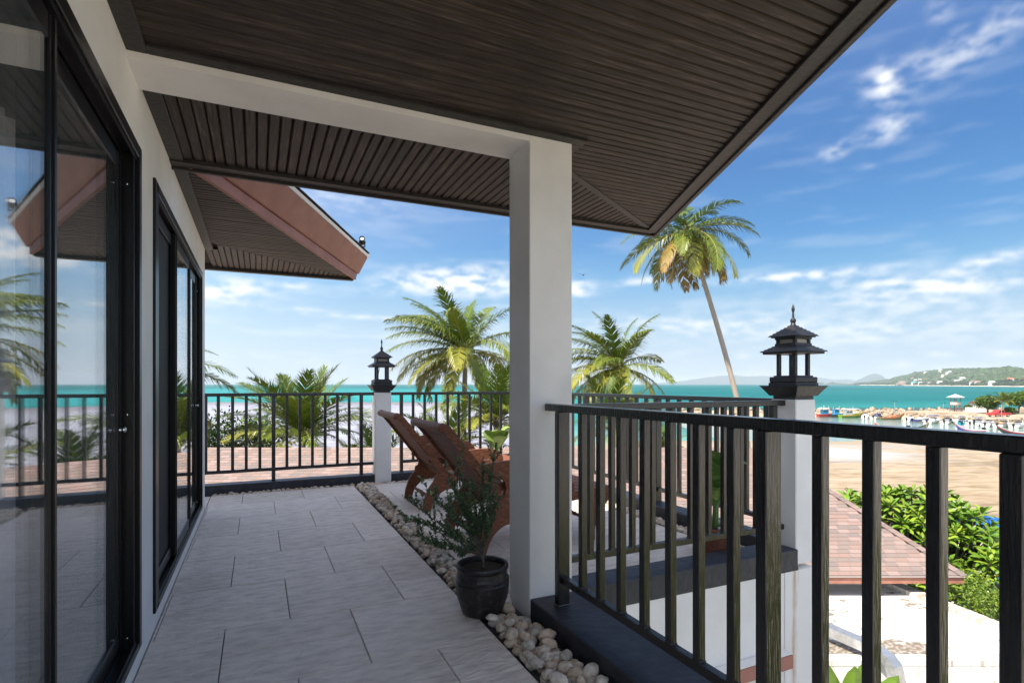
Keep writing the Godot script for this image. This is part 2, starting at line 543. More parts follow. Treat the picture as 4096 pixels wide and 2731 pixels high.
func build_house():
	M.soffit_z = []
	for m in M.soffit:
		var z: StandardMaterial3D = m.duplicate()
		z.uv1_scale = Vector3(6, 6, 0.5)
		M.soffit_z.append(z)
	var house := thing("house", "white rendered seaside house with sliding glass doors and dark boarded eaves", "house")
	var b := MB.new()
	var back := WX - 0.15
	for s in [[-0.35, 0.09, 0.4, -6.25], [0.09, 2.29, -2.91, -3.27], [0.09, 2.29, -5.88, -6.25], [0.09, 2.29, 0.4, 0.2], [2.29, 2.66, 0.4, -6.25]]:
		b.box(Vector3(back, s[0], s[3]), Vector3(WX, s[1], s[2]))
	b.box(Vector3(-6.0, -0.35, -6.25), Vector3(back, 2.66, -6.10))
	part("wall", b.done(), M.wall, house)
	b = MB.new()
	b.box(Vector3(-6.0, -0.1, -6.10), Vector3(back, 0.05, 0.3))
	b.box(Vector3(-6.0, 2.6, -6.10), Vector3(back, 2.7, 0.3))
	b.box(Vector3(-6.1, 0.05, -6.10), Vector3(-6.0, 2.6, 0.3))
	b.box(Vector3(-6.1, -0.35, 0.3), Vector3(back, 2.66, 0.4))
	b.box(Vector3(-6.0, 0.05, -3.15), Vector3(back - 0.01, 2.6, -3.03))
	part("interior", b.done(), M.room, house)
	b = MB.new()
	b.box(Vector3(WX, 2.559, -2.915), Vector3(1.33, 2.64, -2.65))
	part("beam", b.done(), M.wall, house)
	b = MB.new()
	b.box(Vector3(1.33, -0.04, -2.915), Vector3(1.595, 2.64, -2.65), 0.004)
	part("column", b.done(), M.wall, house)
	# lower storeys under the terrace
	b = MB.new()
	b.slab(PackedVector2Array([Vector2(1.33, -2.655), Vector2(3.6, -2.655), Vector2(3.62, -7.28), Vector2(-6.0, -7.28), Vector2(-6.0, 5.0), Vector2(1.595, 5.0), Vector2(1.595, -2.655)]), -7.6, -0.05)
	part("lower_wall", b.done(), M.wall, house)
	b = MB.new()
	b.box(Vector3(1.55, -0.67, -2.65), Vector3(3.285, -0.578, -2.572), 0.004)
	part("window_hood", b.done(), plain(lin(0.40, 0.17, 0.13), 0.6), house)
	b = MB.new()
	b.box(Vector3(1.55, -0.574, -2.65), Vector3(3.28, -0.565, -2.577))
	part("hood_flashing", b.done(), M.wall, house)
	sliding_door(house, 0.2, -2.91, [[0.10, -1.85, -0.506, "pane"], [-1.79, -2.79, -0.540, "pane"]])
	sliding_door(house, -3.27, -5.88, [[-3.40, -4.20, -0.522, "dark_leaf"], [-4.13, -4.98, -0.500, "pane"], [-4.92, -5.66, -0.522, "pane"]])
	main_roof(house)
	side_roof(house)

func sliding_door(house: Node, z0: float, z1: float, leaves: Array):
	var b := MB.new()
	var x0 := WX - 0.135
	var x1 := WX + 0.012
	b.box(Vector3(x0, 0.092, z0 - 0.10), Vector3(x1, 2.29, z0), 0.003)
	b.box(Vector3(x0, 0.092, z1), Vector3(x1, 2.29, z1 + 0.05), 0.003)
	b.box(Vector3(x0, 0.092, z1 + 0.05), Vector3(WX - 0.005, 2.235, z1 + 0.10), 0.003)
	b.box(Vector3(x0, 2.235, z1 + 0.05), Vector3(x1, 2.288, z0 - 0.05), 0.003)
	b.box(Vector3(x0, 0.092, z1 + 0.05), Vector3(x1, 0.122, z0 - 0.05), 0.003)
	for x in [-0.482, -0.524, -0.566]:
		b.box(Vector3(x - 0.003, 0.122, z1 + 0.05), Vector3(x + 0.003, 0.138, z0 - 0.05))
		b.box(Vector3(x - 0.003, 2.219, z1 + 0.05), Vector3(x + 0.003, 2.235, z0 - 0.05))
		b.box(Vector3(x - 0.003, 0.138, z1 + 0.10), Vector3(x + 0.003, 2.219, z1 + 0.11))
	var door := part("sliding_door", b.done(), M.frame, house)
	for k in [[0.17, z1 + 0.101], [1.12, z1 + 0.101], [2.1, z1 + 0.101]]:
		b = MB.new()
		b.xf = Transform3D(Basis(Vector3(1, 0, 0), Vector3(0, 0, 1), Vector3(0, -1, 0)), Vector3(-0.505, k[0], k[1]))
		b.lathe([[0.0, 0.004], [0.004, 0.003], [0.0055, 0.0]], 10)
		part("screw", b.done(), M.chrome, door)
	for l in leaves:
		var w := 0.062
		var a := MB.new()
		a.box(Vector3(l[2] - 0.018, 0.14, l[0] - w), Vector3(l[2] + 0.018, 2.21, l[0]), 0.003)
		a.box(Vector3(l[2] + 0.018, 0.14, l[0] - w * 0.62), Vector3(l[2] + 0.023, 2.21, l[0] - w * 0.38))
		part("stile", a.done(), M.frame, door)
		a = MB.new()
		a.box(Vector3(l[2] - 0.018, 0.14, l[1]), Vector3(l[2] + 0.018, 2.21, l[1] + w), 0.003)
		a.box(Vector3(l[2] + 0.018, 0.14, l[1] + w * 0.38), Vector3(l[2] + 0.023, 2.21, l[1] + w * 0.62))
		part("stile", a.done(), M.frame, door)
		for y in [0.14, 2.14]:
			a = MB.new()
			a.box(Vector3(l[2] - 0.016, y, l[1] + w), Vector3(l[2] + 0.016, y + 0.07, l[0] - w), 0.003)
			part("rail", a.done(), M.frame, door)
		a = MB.new()
		if l[3] == "pane":
			for x in [-0.006, 0.010]:
				a.box(Vector3(l[2] + x - 0.002, 0.21, l[1] + w), Vector3(l[2] + x + 0.002, 2.14, l[0] - w))
			part("pane", a.done(), M.glass, door)
		else:
			a.box(Vector3(l[2] - 0.002, 0.21, l[1] + w), Vector3(l[2] + 0.002, 2.14, l[0] - w))  # plain black sheet filling this leaf
			part("dark_panel", a.done(), plain(lin(0.008, 0.008, 0.009), 0.7), door)
	var p := MB.new()
	var zl: float = leaves[leaves.size() - 1][1] + 0.03
	p.xf = Transform3D(Basis(Vector3(0, -1, 0), Vector3(1, 0, 0), Vector3(0, 0, 1)), Vector3(leaves[leaves.size() - 1][2] + 0.018, 1.06, zl))
	p.lathe([[0.011, 0.0], [0.009, 0.008], [0.014, 0.014], [0.013, 0.022], [0.0, 0.026]], 14)
	part("handle", p.done(), M.chrome, door)

func slant_x(z: float) -> float:
	return EAVE.x + (z - EAVE.y) * SLANT

func main_roof(house: Node):
	# the tiled slope above, which keeps the sun off the walkway
	var b := MB.new()
	var y0 := 2.74
	var C := Vector3(EAVE.x + 0.02, y0, EAVE.y - 0.02)
	var D := Vector3(slant_x(0.12), y0, 0.12)  # roof, like the house walls, stops short behind the viewer to admit light
	var F := Vector3(-9.0, y0, EAVE.y - 0.02)
	var R1 := Vector3(-1.9, 4.3, -0.7)
	var R2 := Vector3(-2.2, 4.3, 0.12)
	var R3 := Vector3(-9.0, 4.3, 0.12)
	b.qo(C, D, R2, R1, Vector3(1, 1, 0))
	b.qo(C, F, Vector3(-9.0, 4.3, -0.7), R1, Vector3(0, 1, -1))
	b.qo(Vector3(-9.0, 4.3, -0.7), R1, R2, R3, Vector3.UP)
	b.qo(D, R2, R3, Vector3(-9.0, y0, 0.12), Vector3.BACK)
	b.slab(PackedVector2Array([Vector2(C.x, C.z), Vector2(D.x, D.z), Vector2(-9.0, 0.12), Vector2(-9.0, C.z)]), TOP + 0.03, y0)
	var roof := part("roof", b.done(), M.felt, house)
	var w := 0.0575
	var edge := 0.10
	var z := 0.11
	while z > EAVE.y + 0.10:
		var z1 := z - w
		var s0 := WX + 0.07
		var s1 := s0
		if z1 < -2.62:
			s0 = maxf(s0, EAVE.x - (z - EAVE.y) * 1.588 + 0.03)
			s1 = maxf(WX + 0.07, EAVE.x - (z1 - EAVE.y) * 1.588 + 0.03)
		lining_board(roof, Vector2(s0, z), Vector2(slant_x(z) - edge, z), Vector2(slant_x(z1) - edge, z1), Vector2(s1, z1), false)
		z = z1
	var x := WX + 0.07
	while x < EAVE.x - 0.22:
		var x1 := x + w
		var t0 := -2.85
		var t1 := -2.85
		if x > 1.35:
			t0 = minf(t0, EAVE.y + (EAVE.x - x) / 1.588 - 0.02)
			t1 = minf(t1, EAVE.y + (EAVE.x - x1) / 1.588 - 0.02)
		var f := EAVE.y + 0.10
		if t1 > f + 0.01:
			lining_board(roof, Vector2(x, t0), Vector2(x, f), Vector2(x1, f), Vector2(x1, t1), true)
		x = x1
	# trims: along wall, beam, mitre and round the eave
	b = MB.new()
	b.box(Vector3(WX, TOP - 0.012, -2.65), Vector3(WX + 0.075, TOP + 0.02, 0.11), 0.003)
	b.box(Vector3(WX + 0.075, TOP - 0.012, -2.65), Vector3(1.66, TOP + 0.02, -2.585), 0.003)
	b.box(Vector3(1.597, TOP - 0.012, -2.96), Vector3(1.66, TOP + 0.02, -2.65), 0.003)
	b.box(Vector3(WX, TOP - 0.012, EAVE.y + 0.09), Vector3(WX + 0.075, TOP + 0.02, -2.917), 0.003)
	part("edge_trim", b.done(), M.trim, roof)
	b = MB.new()
	b.bar(Vector3(1.64, TOP - 0.001, -2.93), Vector3(EAVE.x - 0.1, TOP - 0.001, EAVE.y + 0.063), 0.05, 0.006)
	part("mitre_board", b.done(), M.trim, roof)
	b = MB.new()
	var n := Vector3(0.912, 0, 0.410)
	var e0 := Vector3(EAVE.x, 0, EAVE.y)
	var e1 := Vector3(slant_x(0.12), 0, 0.12)
	var along := (e1 - e0).normalized()
	b.bar(e0 - n * 0.055 + along * 0.06 + Vector3.UP * (TOP - 0.004), e1 - n * 0.055 + Vector3.UP * (TOP - 0.004), 0.09, 0.03, 0.003)
	b.bar(e0 - n * 0.0 + Vector3.UP * (TOP + 0.045), e1 + Vector3.UP * (TOP + 0.045), 0.03, 0.155, 0.004)
	b.bar(e0 + n * 0.026 + Vector3.UP * (TOP + 0.095), e1 + n * 0.026 + Vector3.UP * (TOP + 0.095), 0.022, 0.05, 0.003)
	part("eave_board", b.done(), M.trim, roof)
	b = MB.new()
	b.box(Vector3(WX - 0.2, TOP - 0.02, EAVE.y + 0.012), Vector3(EAVE.x - 0.07, TOP + 0.014, EAVE.y + 0.10), 0.003)
	b.box(Vector3(WX - 0.2, TOP - 0.034, EAVE.y - 0.02), Vector3(EAVE.x + 0.012, TOP + 0.125, EAVE.y + 0.01), 0.004)
	part("eave_board", b.done(), M.trim, roof)

const SA := Vector2(-0.392, -3.90)
const SB := Vector2(1.124, -7.206)

func side_roof(house: Node):
	var d := (SB - SA).normalized()
	var o := Vector2(-d.y, d.x)
	var k := d.x / -d.y
	var b := MB.new()
	var y0 := 2.90
	var A := Vector3(SA.x, y0, SA.y)
	var B := Vector3(SB.x + 0.03, y0, SB.y - 0.06)
	var F := Vector3(-8.0, y0, SB.y - 0.06)
	var R1 := Vector3(-2.2, 4.0, -4.9)
	var R2 := Vector3(-8.0, 4.0, -4.6)
	b.qo(A, B, R1, Vector3(-2.2, 4.0, -3.6), Vector3(1, 1, 0))
	b.qo(B, F, R2, R1, Vector3(0, 1, -1))
	b.slab(PackedVector2Array([Vector2(A.x, A.z), Vector2(B.x, B.z), Vector2(F.x, F.z), Vector2(-8.0, A.z)]), TOP + 0.03, 2.72)
	var roof := part("side_roof", b.done(), M.felt, house)
	var w := 0.0575
	var z := -3.97
	while z > SB.y + 0.02:
		var z1 := z - w
		var e0 := SA.x + (SA.y - z) * k - 0.01
		var e1 := SA.x + (SA.y - z1) * k - 0.01
		var s0 := WX + 0.07 if z > -6.25 else WX - 0.1
		var s1 := s0
		if z1 < -6.0:
			s0 = maxf(WX + 0.07, -0.41 + (-6.0 - z) * 1.262)
			s1 = maxf(WX + 0.07, -0.41 + (-6.0 - z1) * 1.262)
		if e0 > s0 + 0.02:
			lining_board(roof, Vector2(s0, z), Vector2(maxf(e0, s0), z), Vector2(maxf(e1, s1), z1), Vector2(s1, z1), false)
		z = z1
	var x := WX + 0.0
	while x < 1.08:
		var x1 := x + w
		var t0 := -6.0 - (x + 0.41) / 1.262 - 0.006
		var t1 := -6.0 - (x1 + 0.41) / 1.262 - 0.006
		if x < WX + 0.07:
			t0 = -6.27
			t1 = -6.27
		var f := SB.y + 0.02
		if t1 > f:
			lining_board(roof, Vector2(x, t0), Vector2(x, f), Vector2(x1, f), Vector2(x1, t1), true)
		x = x1
	b = MB.new()
	b.box(Vector3(WX, TOP - 0.012, -6.25), Vector3(WX + 0.075, TOP + 0.02, -3.95), 0.003)
	b.box(Vector3(-3.0, TOP - 0.035, SB.y - 0.05), Vector3(SB.x - 0.02, TOP + 0.10, SB.y + 0.03), 0.004)
	part("eave_board", b.done(), M.trim, roof)
	# the broad red fascia: a lower board, an upper board standing proud, a white drip edge
	var o3 := Vector3(o.x, 0, o.y)
	var d3 := Vector3(d.x, 0, d.y)
	var a3 := Vector3(SA.x, TOP, SA.y) + d3 * 0.02
	var b3 := Vector3(SB.x, TOP, SB.y)
	b = MB.new()
	b.bar(a3 + o3 * 0.0 + Vector3.UP * 0.02, b3 + Vector3.UP * 0.02, 0.03, 0.085, 0.003)
	part("lower_fascia", b.done(), M.red, roof)
	b = MB.new()
	b.xf = Transform3D(Basis(o3, Vector3.UP, -d3), a3)
	var run := a3.distance_to(b3)
	b.prism(PackedVector2Array([Vector2(-0.02, 0.066), Vector2(0.028, 0.066), Vector2(0.036, 0.074), Vector2(0.142, 0.276), Vector2(0.12, 0.288), Vector2(-0.02, 0.288)]), -run - 0.07, 0.0)
	part("upper_fascia", b.done(), M.red, roof)
	b = MB.new()
	b.xf = Transform3D(Basis(o3, Vector3.UP, -d3), a3)
	b.prism(PackedVector2Array([Vector2(0.06, 0.290), Vector2(0.150, 0.281), Vector2(0.166, 0.306), Vector2(0.06, 0.312)]), -run - 0.09, 0.0)
	part("drip_edge", b.done(), M.white, roof)
	# the lowest course of shingles above the drip edge
	var l := (SB - SA).length()
	var s := 0.06
	while s < l + 0.08:
		b = MB.new()
		var p := a3 + d3 * s + o3 * 0.12 + Vector3.UP * 0.322
		b.xf = Transform3D(Basis(d3, Vector3.UP, d3.cross(Vector3.UP)).rotated(d3, rng.randf_range(-0.05, 0.05)), p)
		b.box(Vector3(-0.10, -0.004, -0.16), Vector3(0.10, 0.006, 0.06))
		part("shingle", b.done(), M.felt, roof)
		s += 0.205
	# spotlight clipped to the tip of the side roof
	var sp := thing("spotlight", "small black spotlight clipped to the tip of the red fascia", "spotlight", Vector3(1.15, 2.90, -6.82), 0.0)
	b = MB.new()
	b.xf = Transform3D(Basis.from_euler(Vector3(deg_to_rad(72), deg_to_rad(-12), 0)), Vector3(0, 0.085, 0))
	b.lathe([[0.0, -0.055], [0.026, -0.055], [0.03, -0.045], [0.03, 0.04], [0.034, 0.042], [0.034, 0.055], [0.026, 0.055], [0.024, 0.045]], 18)
	part("housing", b.done(), M.frame, sp)
	b = MB.new()
	b.xf = Transform3D(Basis.from_euler(Vector3(deg_to_rad(72), deg_to_rad(-12), 0)), Vector3(0, 0.085, 0))
	b.lathe([[0.025, 0.046], [0.012, 0.05], [0.0, 0.051]], 16)
	part("lens", b.done(), M.white, sp)
	b = MB.new()
	b.bar(Vector3(-0.03, 0.02, 0), Vector3(-0.034, 0.085, 0), 0.006, 0.012)
	b.bar(Vector3(0.03, 0.02, 0), Vector3(0.034, 0.085, 0), 0.006, 0.012)
	b.box(Vector3(-0.034, 0.012, -0.01), Vector3(0.034, 0.02, 0.01))
	part("bracket", b.done(), M.frame, sp)

func build_curtains():
	for k in [[-2.72, -2.10, -0.80, 0.018, "sheer grey curtain gathered behind the near sliding door's frame"], [-1.75, 0.1, -0.92, 0.03, "sheer curtain drawn across the room behind the near sliding door"]]:
		var b := MB.new()
		var n := int((k[1] - k[0]) / 0.012)
		var rows := 14
		for i in n:
			for j in rows:
				var p := []
				for o in [[0, 0], [1, 0], [1, 1], [0, 1]]:
					var z: float = k[0] + (k[1] - k[0]) * (i + o[0]) / n
					var t: float = float(j + o[1]) / rows
					var y := 0.10 + 2.08 * t
					var wob: float = sin(z * 62.0 + sin(t * 3.0) * 0.8) * k[3] + sin(z * 23.0 + t * 1.7) * k[3] * 0.8
					wob += 0.02 * exp(-t * 14.0) * sin(z * 31.0)
					p.append(Vector3(k[2] + wob, y, z + sin(t * 4.0 + z * 9.0) * 0.006))
				b.q(p[0], p[1], p[2], p[3])
		solid("curtain", b.done(), M.curtain, k[4], "curtain")

# ---------------------------------------------------------------- terrace: tiles, kerbs, pebbles
func build_terrace():
	var b := MB.new()
	b.slab(PackedVector2Array([Vector2(WX, 0.4), Vector2(-4.0, 0.4), Vector2(-4.0, 4.6), Vector2(1.33, 4.6), Vector2(1.33, -2.65), Vector2(3.43, -2.65), Vector2(3.43, -7.09), Vector2(-2.5, -7.09), Vector2(-2.5, -6.25), Vector2(WX, -6.25)]), -0.05, -0.024)  # stretch behind the viewer is added, unseen, to bounce sunlight onto the deck
	var floor_ := ground("terrace_floor", b.done(), M.grout)
	for area in [[WX + 0.004, 1.072, 4.4, -6.965], [1.285, 3.235, -2.872, -6.93], [-2.4, WX + 0.001, -6.26, -6.965]]:
		for j in range(-25, 13):
			var z0: float = minf(-3.16 - 0.3255 * j, area[2])
			var z1: float = maxf(-3.16 - 0.3255 * (j + 1), area[3])
			if z0 - z1 < 0.02:
				continue
			var off := 0.156 if posmod(int(floor(j / 2.0)), 2) == 0 else -0.152
			for i in range(-5, 7):
				var x0: float = maxf(off + 0.617 * i, area[0])
				var x1: float = minf(off + 0.617 * (i + 1), area[1])
				if x1 - x0 < 0.005:
					continue
				b = MB.new()
				var g := 0.0021
				var y := rng.randf_range(-0.0008, 0.0008)
				b.box(Vector3(x0 + g, -0.02, z1 + g), Vector3(x1 - g, y, z0 - g), 0.0026)
				part("floor_tile", b.done(), M.tile[rng.randi() % 4], floor_)
	for k in [[Vector3(1.33, -0.04, -2.646), Vector3(1.66, 0.095, 4.6)], [Vector3(1.602, -0.04, -2.862), Vector3(3.43, 0.095, -2.648)], [Vector3(-3.0, -0.04, -7.285), Vector3(1.353, 0.095, -7.09)], [Vector3(1.563, -0.04, -7.285), Vector3(3.63, 0.095, -7.09)], [Vector3(3.43, -0.04, -7.086), Vector3(3.63, 0.095, -2.875)]]:
		b = MB.new()
		b.box(k[0], k[1], 0.006)
		ground("kerb", b.done(), M.kerb)

func pebble_mesh(seed_: int) -> ArrayMesh:
	return lump(seed_, 2, 0.095, 0.95)

var ico := {}
func icosphere(sub: int) -> Array:
	if ico.has(sub):
		return ico[sub]
	var p := []
	var f := []
	if sub == 0:
		var t := (1.0 + sqrt(5.0)) / 2.0
		for k in [[-1, t, 0], [1, t, 0], [-1, -t, 0], [1, -t, 0], [0, -1, t], [0, 1, t], [0, -1, -t], [0, 1, -t], [t, 0, -1], [t, 0, 1], [-t, 0, -1], [-t, 0, 1]]:
			p.append(Vector3(k[0], k[1], k[2]).normalized())
		f = [[0, 11, 5], [0, 5, 1], [0, 1, 7], [0, 7, 10], [0, 10, 11], [1, 5, 9], [5, 11, 4], [11, 10, 2], [10, 7, 6], [7, 1, 8], [3, 9, 4], [3, 4, 2], [3, 2, 6], [3, 6, 8], [3, 8, 9], [4, 9, 5], [2, 4, 11], [6, 2, 10], [8, 6, 7], [9, 8, 1]]
	else:
		var q := icosphere(sub - 1)
		p = q[0].duplicate()
		var mid := {}
		for a in q[1]:
			var m := []
			for e in 3:
				var i: int = a[e]
				var j: int = a[(e + 1) % 3]
				var key := mini(i, j) * 100000 + maxi(i, j)
				if not mid.has(key):
					mid[key] = p.size()
					p.append(((p[i] + p[j]) * 0.5).normalized())
				m.append(mid[key])
			f.append([a[0], m[0], m[2]])
			f.append([a[1], m[1], m[0]])
			f.append([a[2], m[2], m[1]])
			f.append([m[0], m[1], m[2]])
	ico[sub] = [p, f]
	return ico[sub]

func lump(seed_: int, sub: int, amp: float, freq: float, smooth := true, b: MB = null) -> ArrayMesh:
	var own := b == null
	if own:
		b = MB.new()
	var q := icosphere(sub)
	var f := noise(seed_, 1.0, 3)
	var p := []
	for v in q[0]:
		var r: float = 1.0 + amp * f.get_noise_3dv(v * freq) * 2.2 + amp * 0.35 * f.get_noise_3dv(v * freq * 3.1 + Vector3(5, 5, 5))
		p.append(v * r)
	if smooth:
		var nn := []
		nn.resize(p.size())
		nn.fill(Vector3())
		for a in q[1]:
			var fn: Vector3 = (p[a[1]] - p[a[0]]).cross(p[a[2]] - p[a[0]])
			if fn.dot(p[a[0]]) < 0:
				fn = -fn
			for i in a:
				nn[i] += fn
		for a in q[1]:
			var k: Array = a
			if (p[k[1]] - p[k[0]]).cross(p[k[2]] - p[k[0]]).dot(p[k[0]]) < 0:
				k = [a[0], a[2], a[1]]
			b.ts(p[k[0]], p[k[1]], p[k[2]], nn[k[0]].normalized(), nn[k[1]].normalized(), nn[k[2]].normalized())
	else:
		for a in q[1]:
			b.to(p[a[0]], p[a[1]], p[a[2]], p[a[0]])
	return b.done() if own else null

func build_pebbles():
	var shapes := []
	for k in 8:
		shapes.append(pebble_mesh(200 + k))
	var found := []
	# strips: x0, x1, z0, z1, share filled, layers
	for s in [[1.085, 1.275, -2.62, -6.95, 1.0, 2], [1.085, 1.32, -0.9, -2.62, 1.0, 2], [-0.47, 1.09, -6.975, -7.08, 0.9, 1], [1.28, 3.4, -6.94, -7.08, 0.9, 1], [3.245, 3.42, -2.95, -6.94, 0.95, 1], [1.27, 1.42, -2.93, -3.1, 0.5, 1]]:
		for layer in s[5]:
			var placed := []
			var tries := int(absf((s[1] - s[0]) * (s[3] - s[2])) * (2600 if layer == 0 else 1300))
			for i in tries:
				var a := rng.randf_range(0.021, 0.036) * (0.85 if s[5] == 1 else 1.0)
				var p := Vector3(rng.randf_range(s[0] + a * 0.8, s[1] - a * 0.8), 0.0, rng.randf_range(s[3], s[2]))
				if absf(s[1] - s[0]) < 0.1:
					p.x = (s[0] + s[1]) / 2
				if absf(s[3] - s[2]) < 0.15 and s[5] == 1:
					p.z = clampf(p.z, minf(s[2], s[3]) + a, maxf(s[2], s[3]) - a * 0.5)
				if Vector2(p.x - 1.12, p.z + 2.81).length() < 0.135 or (p.x > 1.325 - a * 0.5 and p.z > -2.93 and p.z < -2.6):
					continue
				if s[2] == -2.62 and (absf(p.z + 4.83) < 0.05 or absf(p.z + 4.18) < 0.03) and rng.randf() < 0.8:
					continue
				var free := true
				for o in placed:
					if o[0].distance_squared_to(p) < pow((o[1] + a) * (0.74 if layer == 0 else 0.95), 2.0):
						free = false
						break
				if free and (layer == 0 or rng.randf() < 0.55):
					placed.append([p, a])
					var e := Vector3(a * rng.randf_range(1.05, 1.45), a * rng.randf_range(0.62, 0.82), a * rng.randf_range(0.8, 0.98))
					p.y = -0.024 + e.y * 0.9 + layer * rng.randf_range(0.022, 0.034)
					found.append([p, e, Vector3(rng.randf_range(-0.35, 0.35), rng.randf_range(0, TAU), rng.randf_range(-0.35, 0.35)), rng.randi() % 8, rng.randi() % 5])
	found.sort_custom(func(a, b): return a[0].distance_squared_to(EYE) - (40.0 if a[0].z > -1.5 else 0.0) * -1.0 < b[0].distance_squared_to(EYE) - (40.0 if b[0].z > -1.5 else 0.0) * -1.0)
	var b := MB.new()
	b.box(Vector3(1.075, -0.026, -7.08), Vector3(1.283, -0.0225, -2.63))
	var bed := ground("pebble_border", b.done(), M.grout)
	for i in mini(300, found.size()):
		var f = found[i]
		part("pebble", shapes[f[3]], M.pebble[f[4]], bed, f[0], Basis.from_euler(f[2]) * Basis.from_scale(f[1]))
	for m in 5:
		var rest := found.slice(300).filter(func(f): return f[4] == m)
		if rest.is_empty():
			continue
		b = MB.new()
		var keep := {}
		for f in rest:
			b.xf = Transform3D(Basis.from_euler(f[2]) * Basis.from_scale(f[1]), f[0])
			lump(200 + f[3], 1, 0.095, 0.95, true, b)
		part("pebble_heap", b.done(), M.pebble[m], bed).set_meta("kind", "stuff")

# ---------------------------------------------------------------- railings, pillars, lanterns
func member(lo: Vector3, hi: Vector3, k := 0.003) -> ArrayMesh:
	var b := MB.new()
	b.box(lo, hi, k)
	return b.done()

func railing(label: String, along_x: bool, at: float, a0: float, a1: float, bars: Array, posts: Array, top := 1.143, low := 0.25):
	# `at` is where the middle of the rail stands across its run
	var mid := (a0 + a1) / 2
	var o := thing("railing", label, "railing", Vector3(mid, 0.095, at) if along_x else Vector3(at, 0.095, mid), 0.0, "black painted railings round the terrace")
	var put := func(lo_a, hi_a, lo_y, hi_y, w) -> ArrayMesh:
		if along_x:
			return member(Vector3(lo_a - mid, lo_y - 0.095, -w), Vector3(hi_a - mid, hi_y - 0.095, w))
		return member(Vector3(-w, lo_y - 0.095, lo_a - mid), Vector3(w, hi_y - 0.095, hi_a - mid))
	part("top_rail", put.call(a0, a1, top - 0.038, top, 0.029), M.black, o)
	part("bottom_rail", put.call(minf(posts[0], posts[-1]) if a0 < -2.4 or posts.size() > 1 else a0, a1 - 0.004, low - 0.037, low, 0.0185), M.black, o)
	for p in posts:
		var w := 0.021
		var post := part("post", put.call(p - 0.021, p + 0.021, 0.093, top - 0.038, 0.034 if not along_x else 0.021), M.black, o)
		part("weld_bead", put.call(p - 0.024, p + 0.024, 0.094, 0.101, 0.037 if not along_x else 0.024), M.black, post)
	var bm := MB.new()
	bm.box(Vector3(-0.0165, low - 0.095, -0.0165), Vector3(0.0165, top - 0.038 - 0.095, 0.0165), 0.0025)
	bm.box(Vector3(-0.0182, low - 0.097, -0.0182), Vector3(0.0182, low - 0.090, 0.0182), 0.0015)
	var bar := bm.done()
	for p in bars:
		part("baluster", bar, M.black, o, Vector3(p - mid, 0, 0) if along_x else Vector3(0, 0, p - mid), Basis.from_euler(Vector3(rng.randf_range(-0.0015, 0.0015), rng.randf_range(-0.03, 0.03), rng.randf_range(-0.0015, 0.0015))))

func build_railings():
	railing("nearest black railing beside the pebbles, running from the white column to the right", false, 1.449, -2.646, 0.75, [-2.305, -2.152, -1.99, -1.831, -1.671, -1.522, -1.363, -1.049, -0.907, -0.753, -0.44, -0.28, -0.12, 0.04], [-2.507, -1.224, -0.60, 0.2])
	railing("black railing between the white column and the lantern pillar on the right", true, -2.78, 1.60, 3.455, [1.80, 1.955, 2.107, 2.26, 2.42, 2.574, 2.73, 2.865, 3.02, 3.17], [1.64, 3.34], 1.133, 0.245)
	railing("black railing along the sunny right side of the terrace behind the tiled loungers", false, 3.53, -7.12, -2.885, [-6.95, -6.8, -6.64, -6.48, -6.32, -6.17, -6.01, -5.85, -5.69, -5.39, -5.22, -5.06, -4.9, -4.745, -4.59, -4.43, -4.11, -3.957, -3.8, -3.645, -3.5, -3.34, -3.19], [-7.03, -5.54, -4.26, -2.98])
	var left := []
	var x := -2.43
	while x < 1.1:
		if absf(x - 0.17) > 0.05:
			left.append(x)
		x += 0.1483
	left.erase(left.back())
	railing("black railing at the far end of the tiled walkway, left of the far lantern pillar", true, -7.19, -2.5, 1.354, [-2.0, -1.852, -1.704, -1.556, -1.408, -1.26, -1.136, -0.988, -0.84, -0.69, -0.542, -0.414, -0.268, -0.125, 0.021, 0.319, 0.465, 0.61, 0.759, 0.906, 1.05], [-2.2, 0.17, 1.199])
	railing("black railing right of the far lantern pillar, behind the two wooden loungers", true, -7.19, 1.562, 3.50, [1.874, 2.03, 2.192, 2.355, 2.511, 2.672, 2.832, 2.994, 3.146, 3.30], [1.716, 3.44])

func pillar(label: String, x: float, z: float, low: float):
	var b := MB.new()
	b.box(Vector3(-0.1025, low, -0.1025), Vector3(0.1025, 1.14, 0.1025), 0.006)
	solid("pillar", b.done(), M.wall, label, "pillar", Vector3(x, 0, z), "square white terrace pillars")

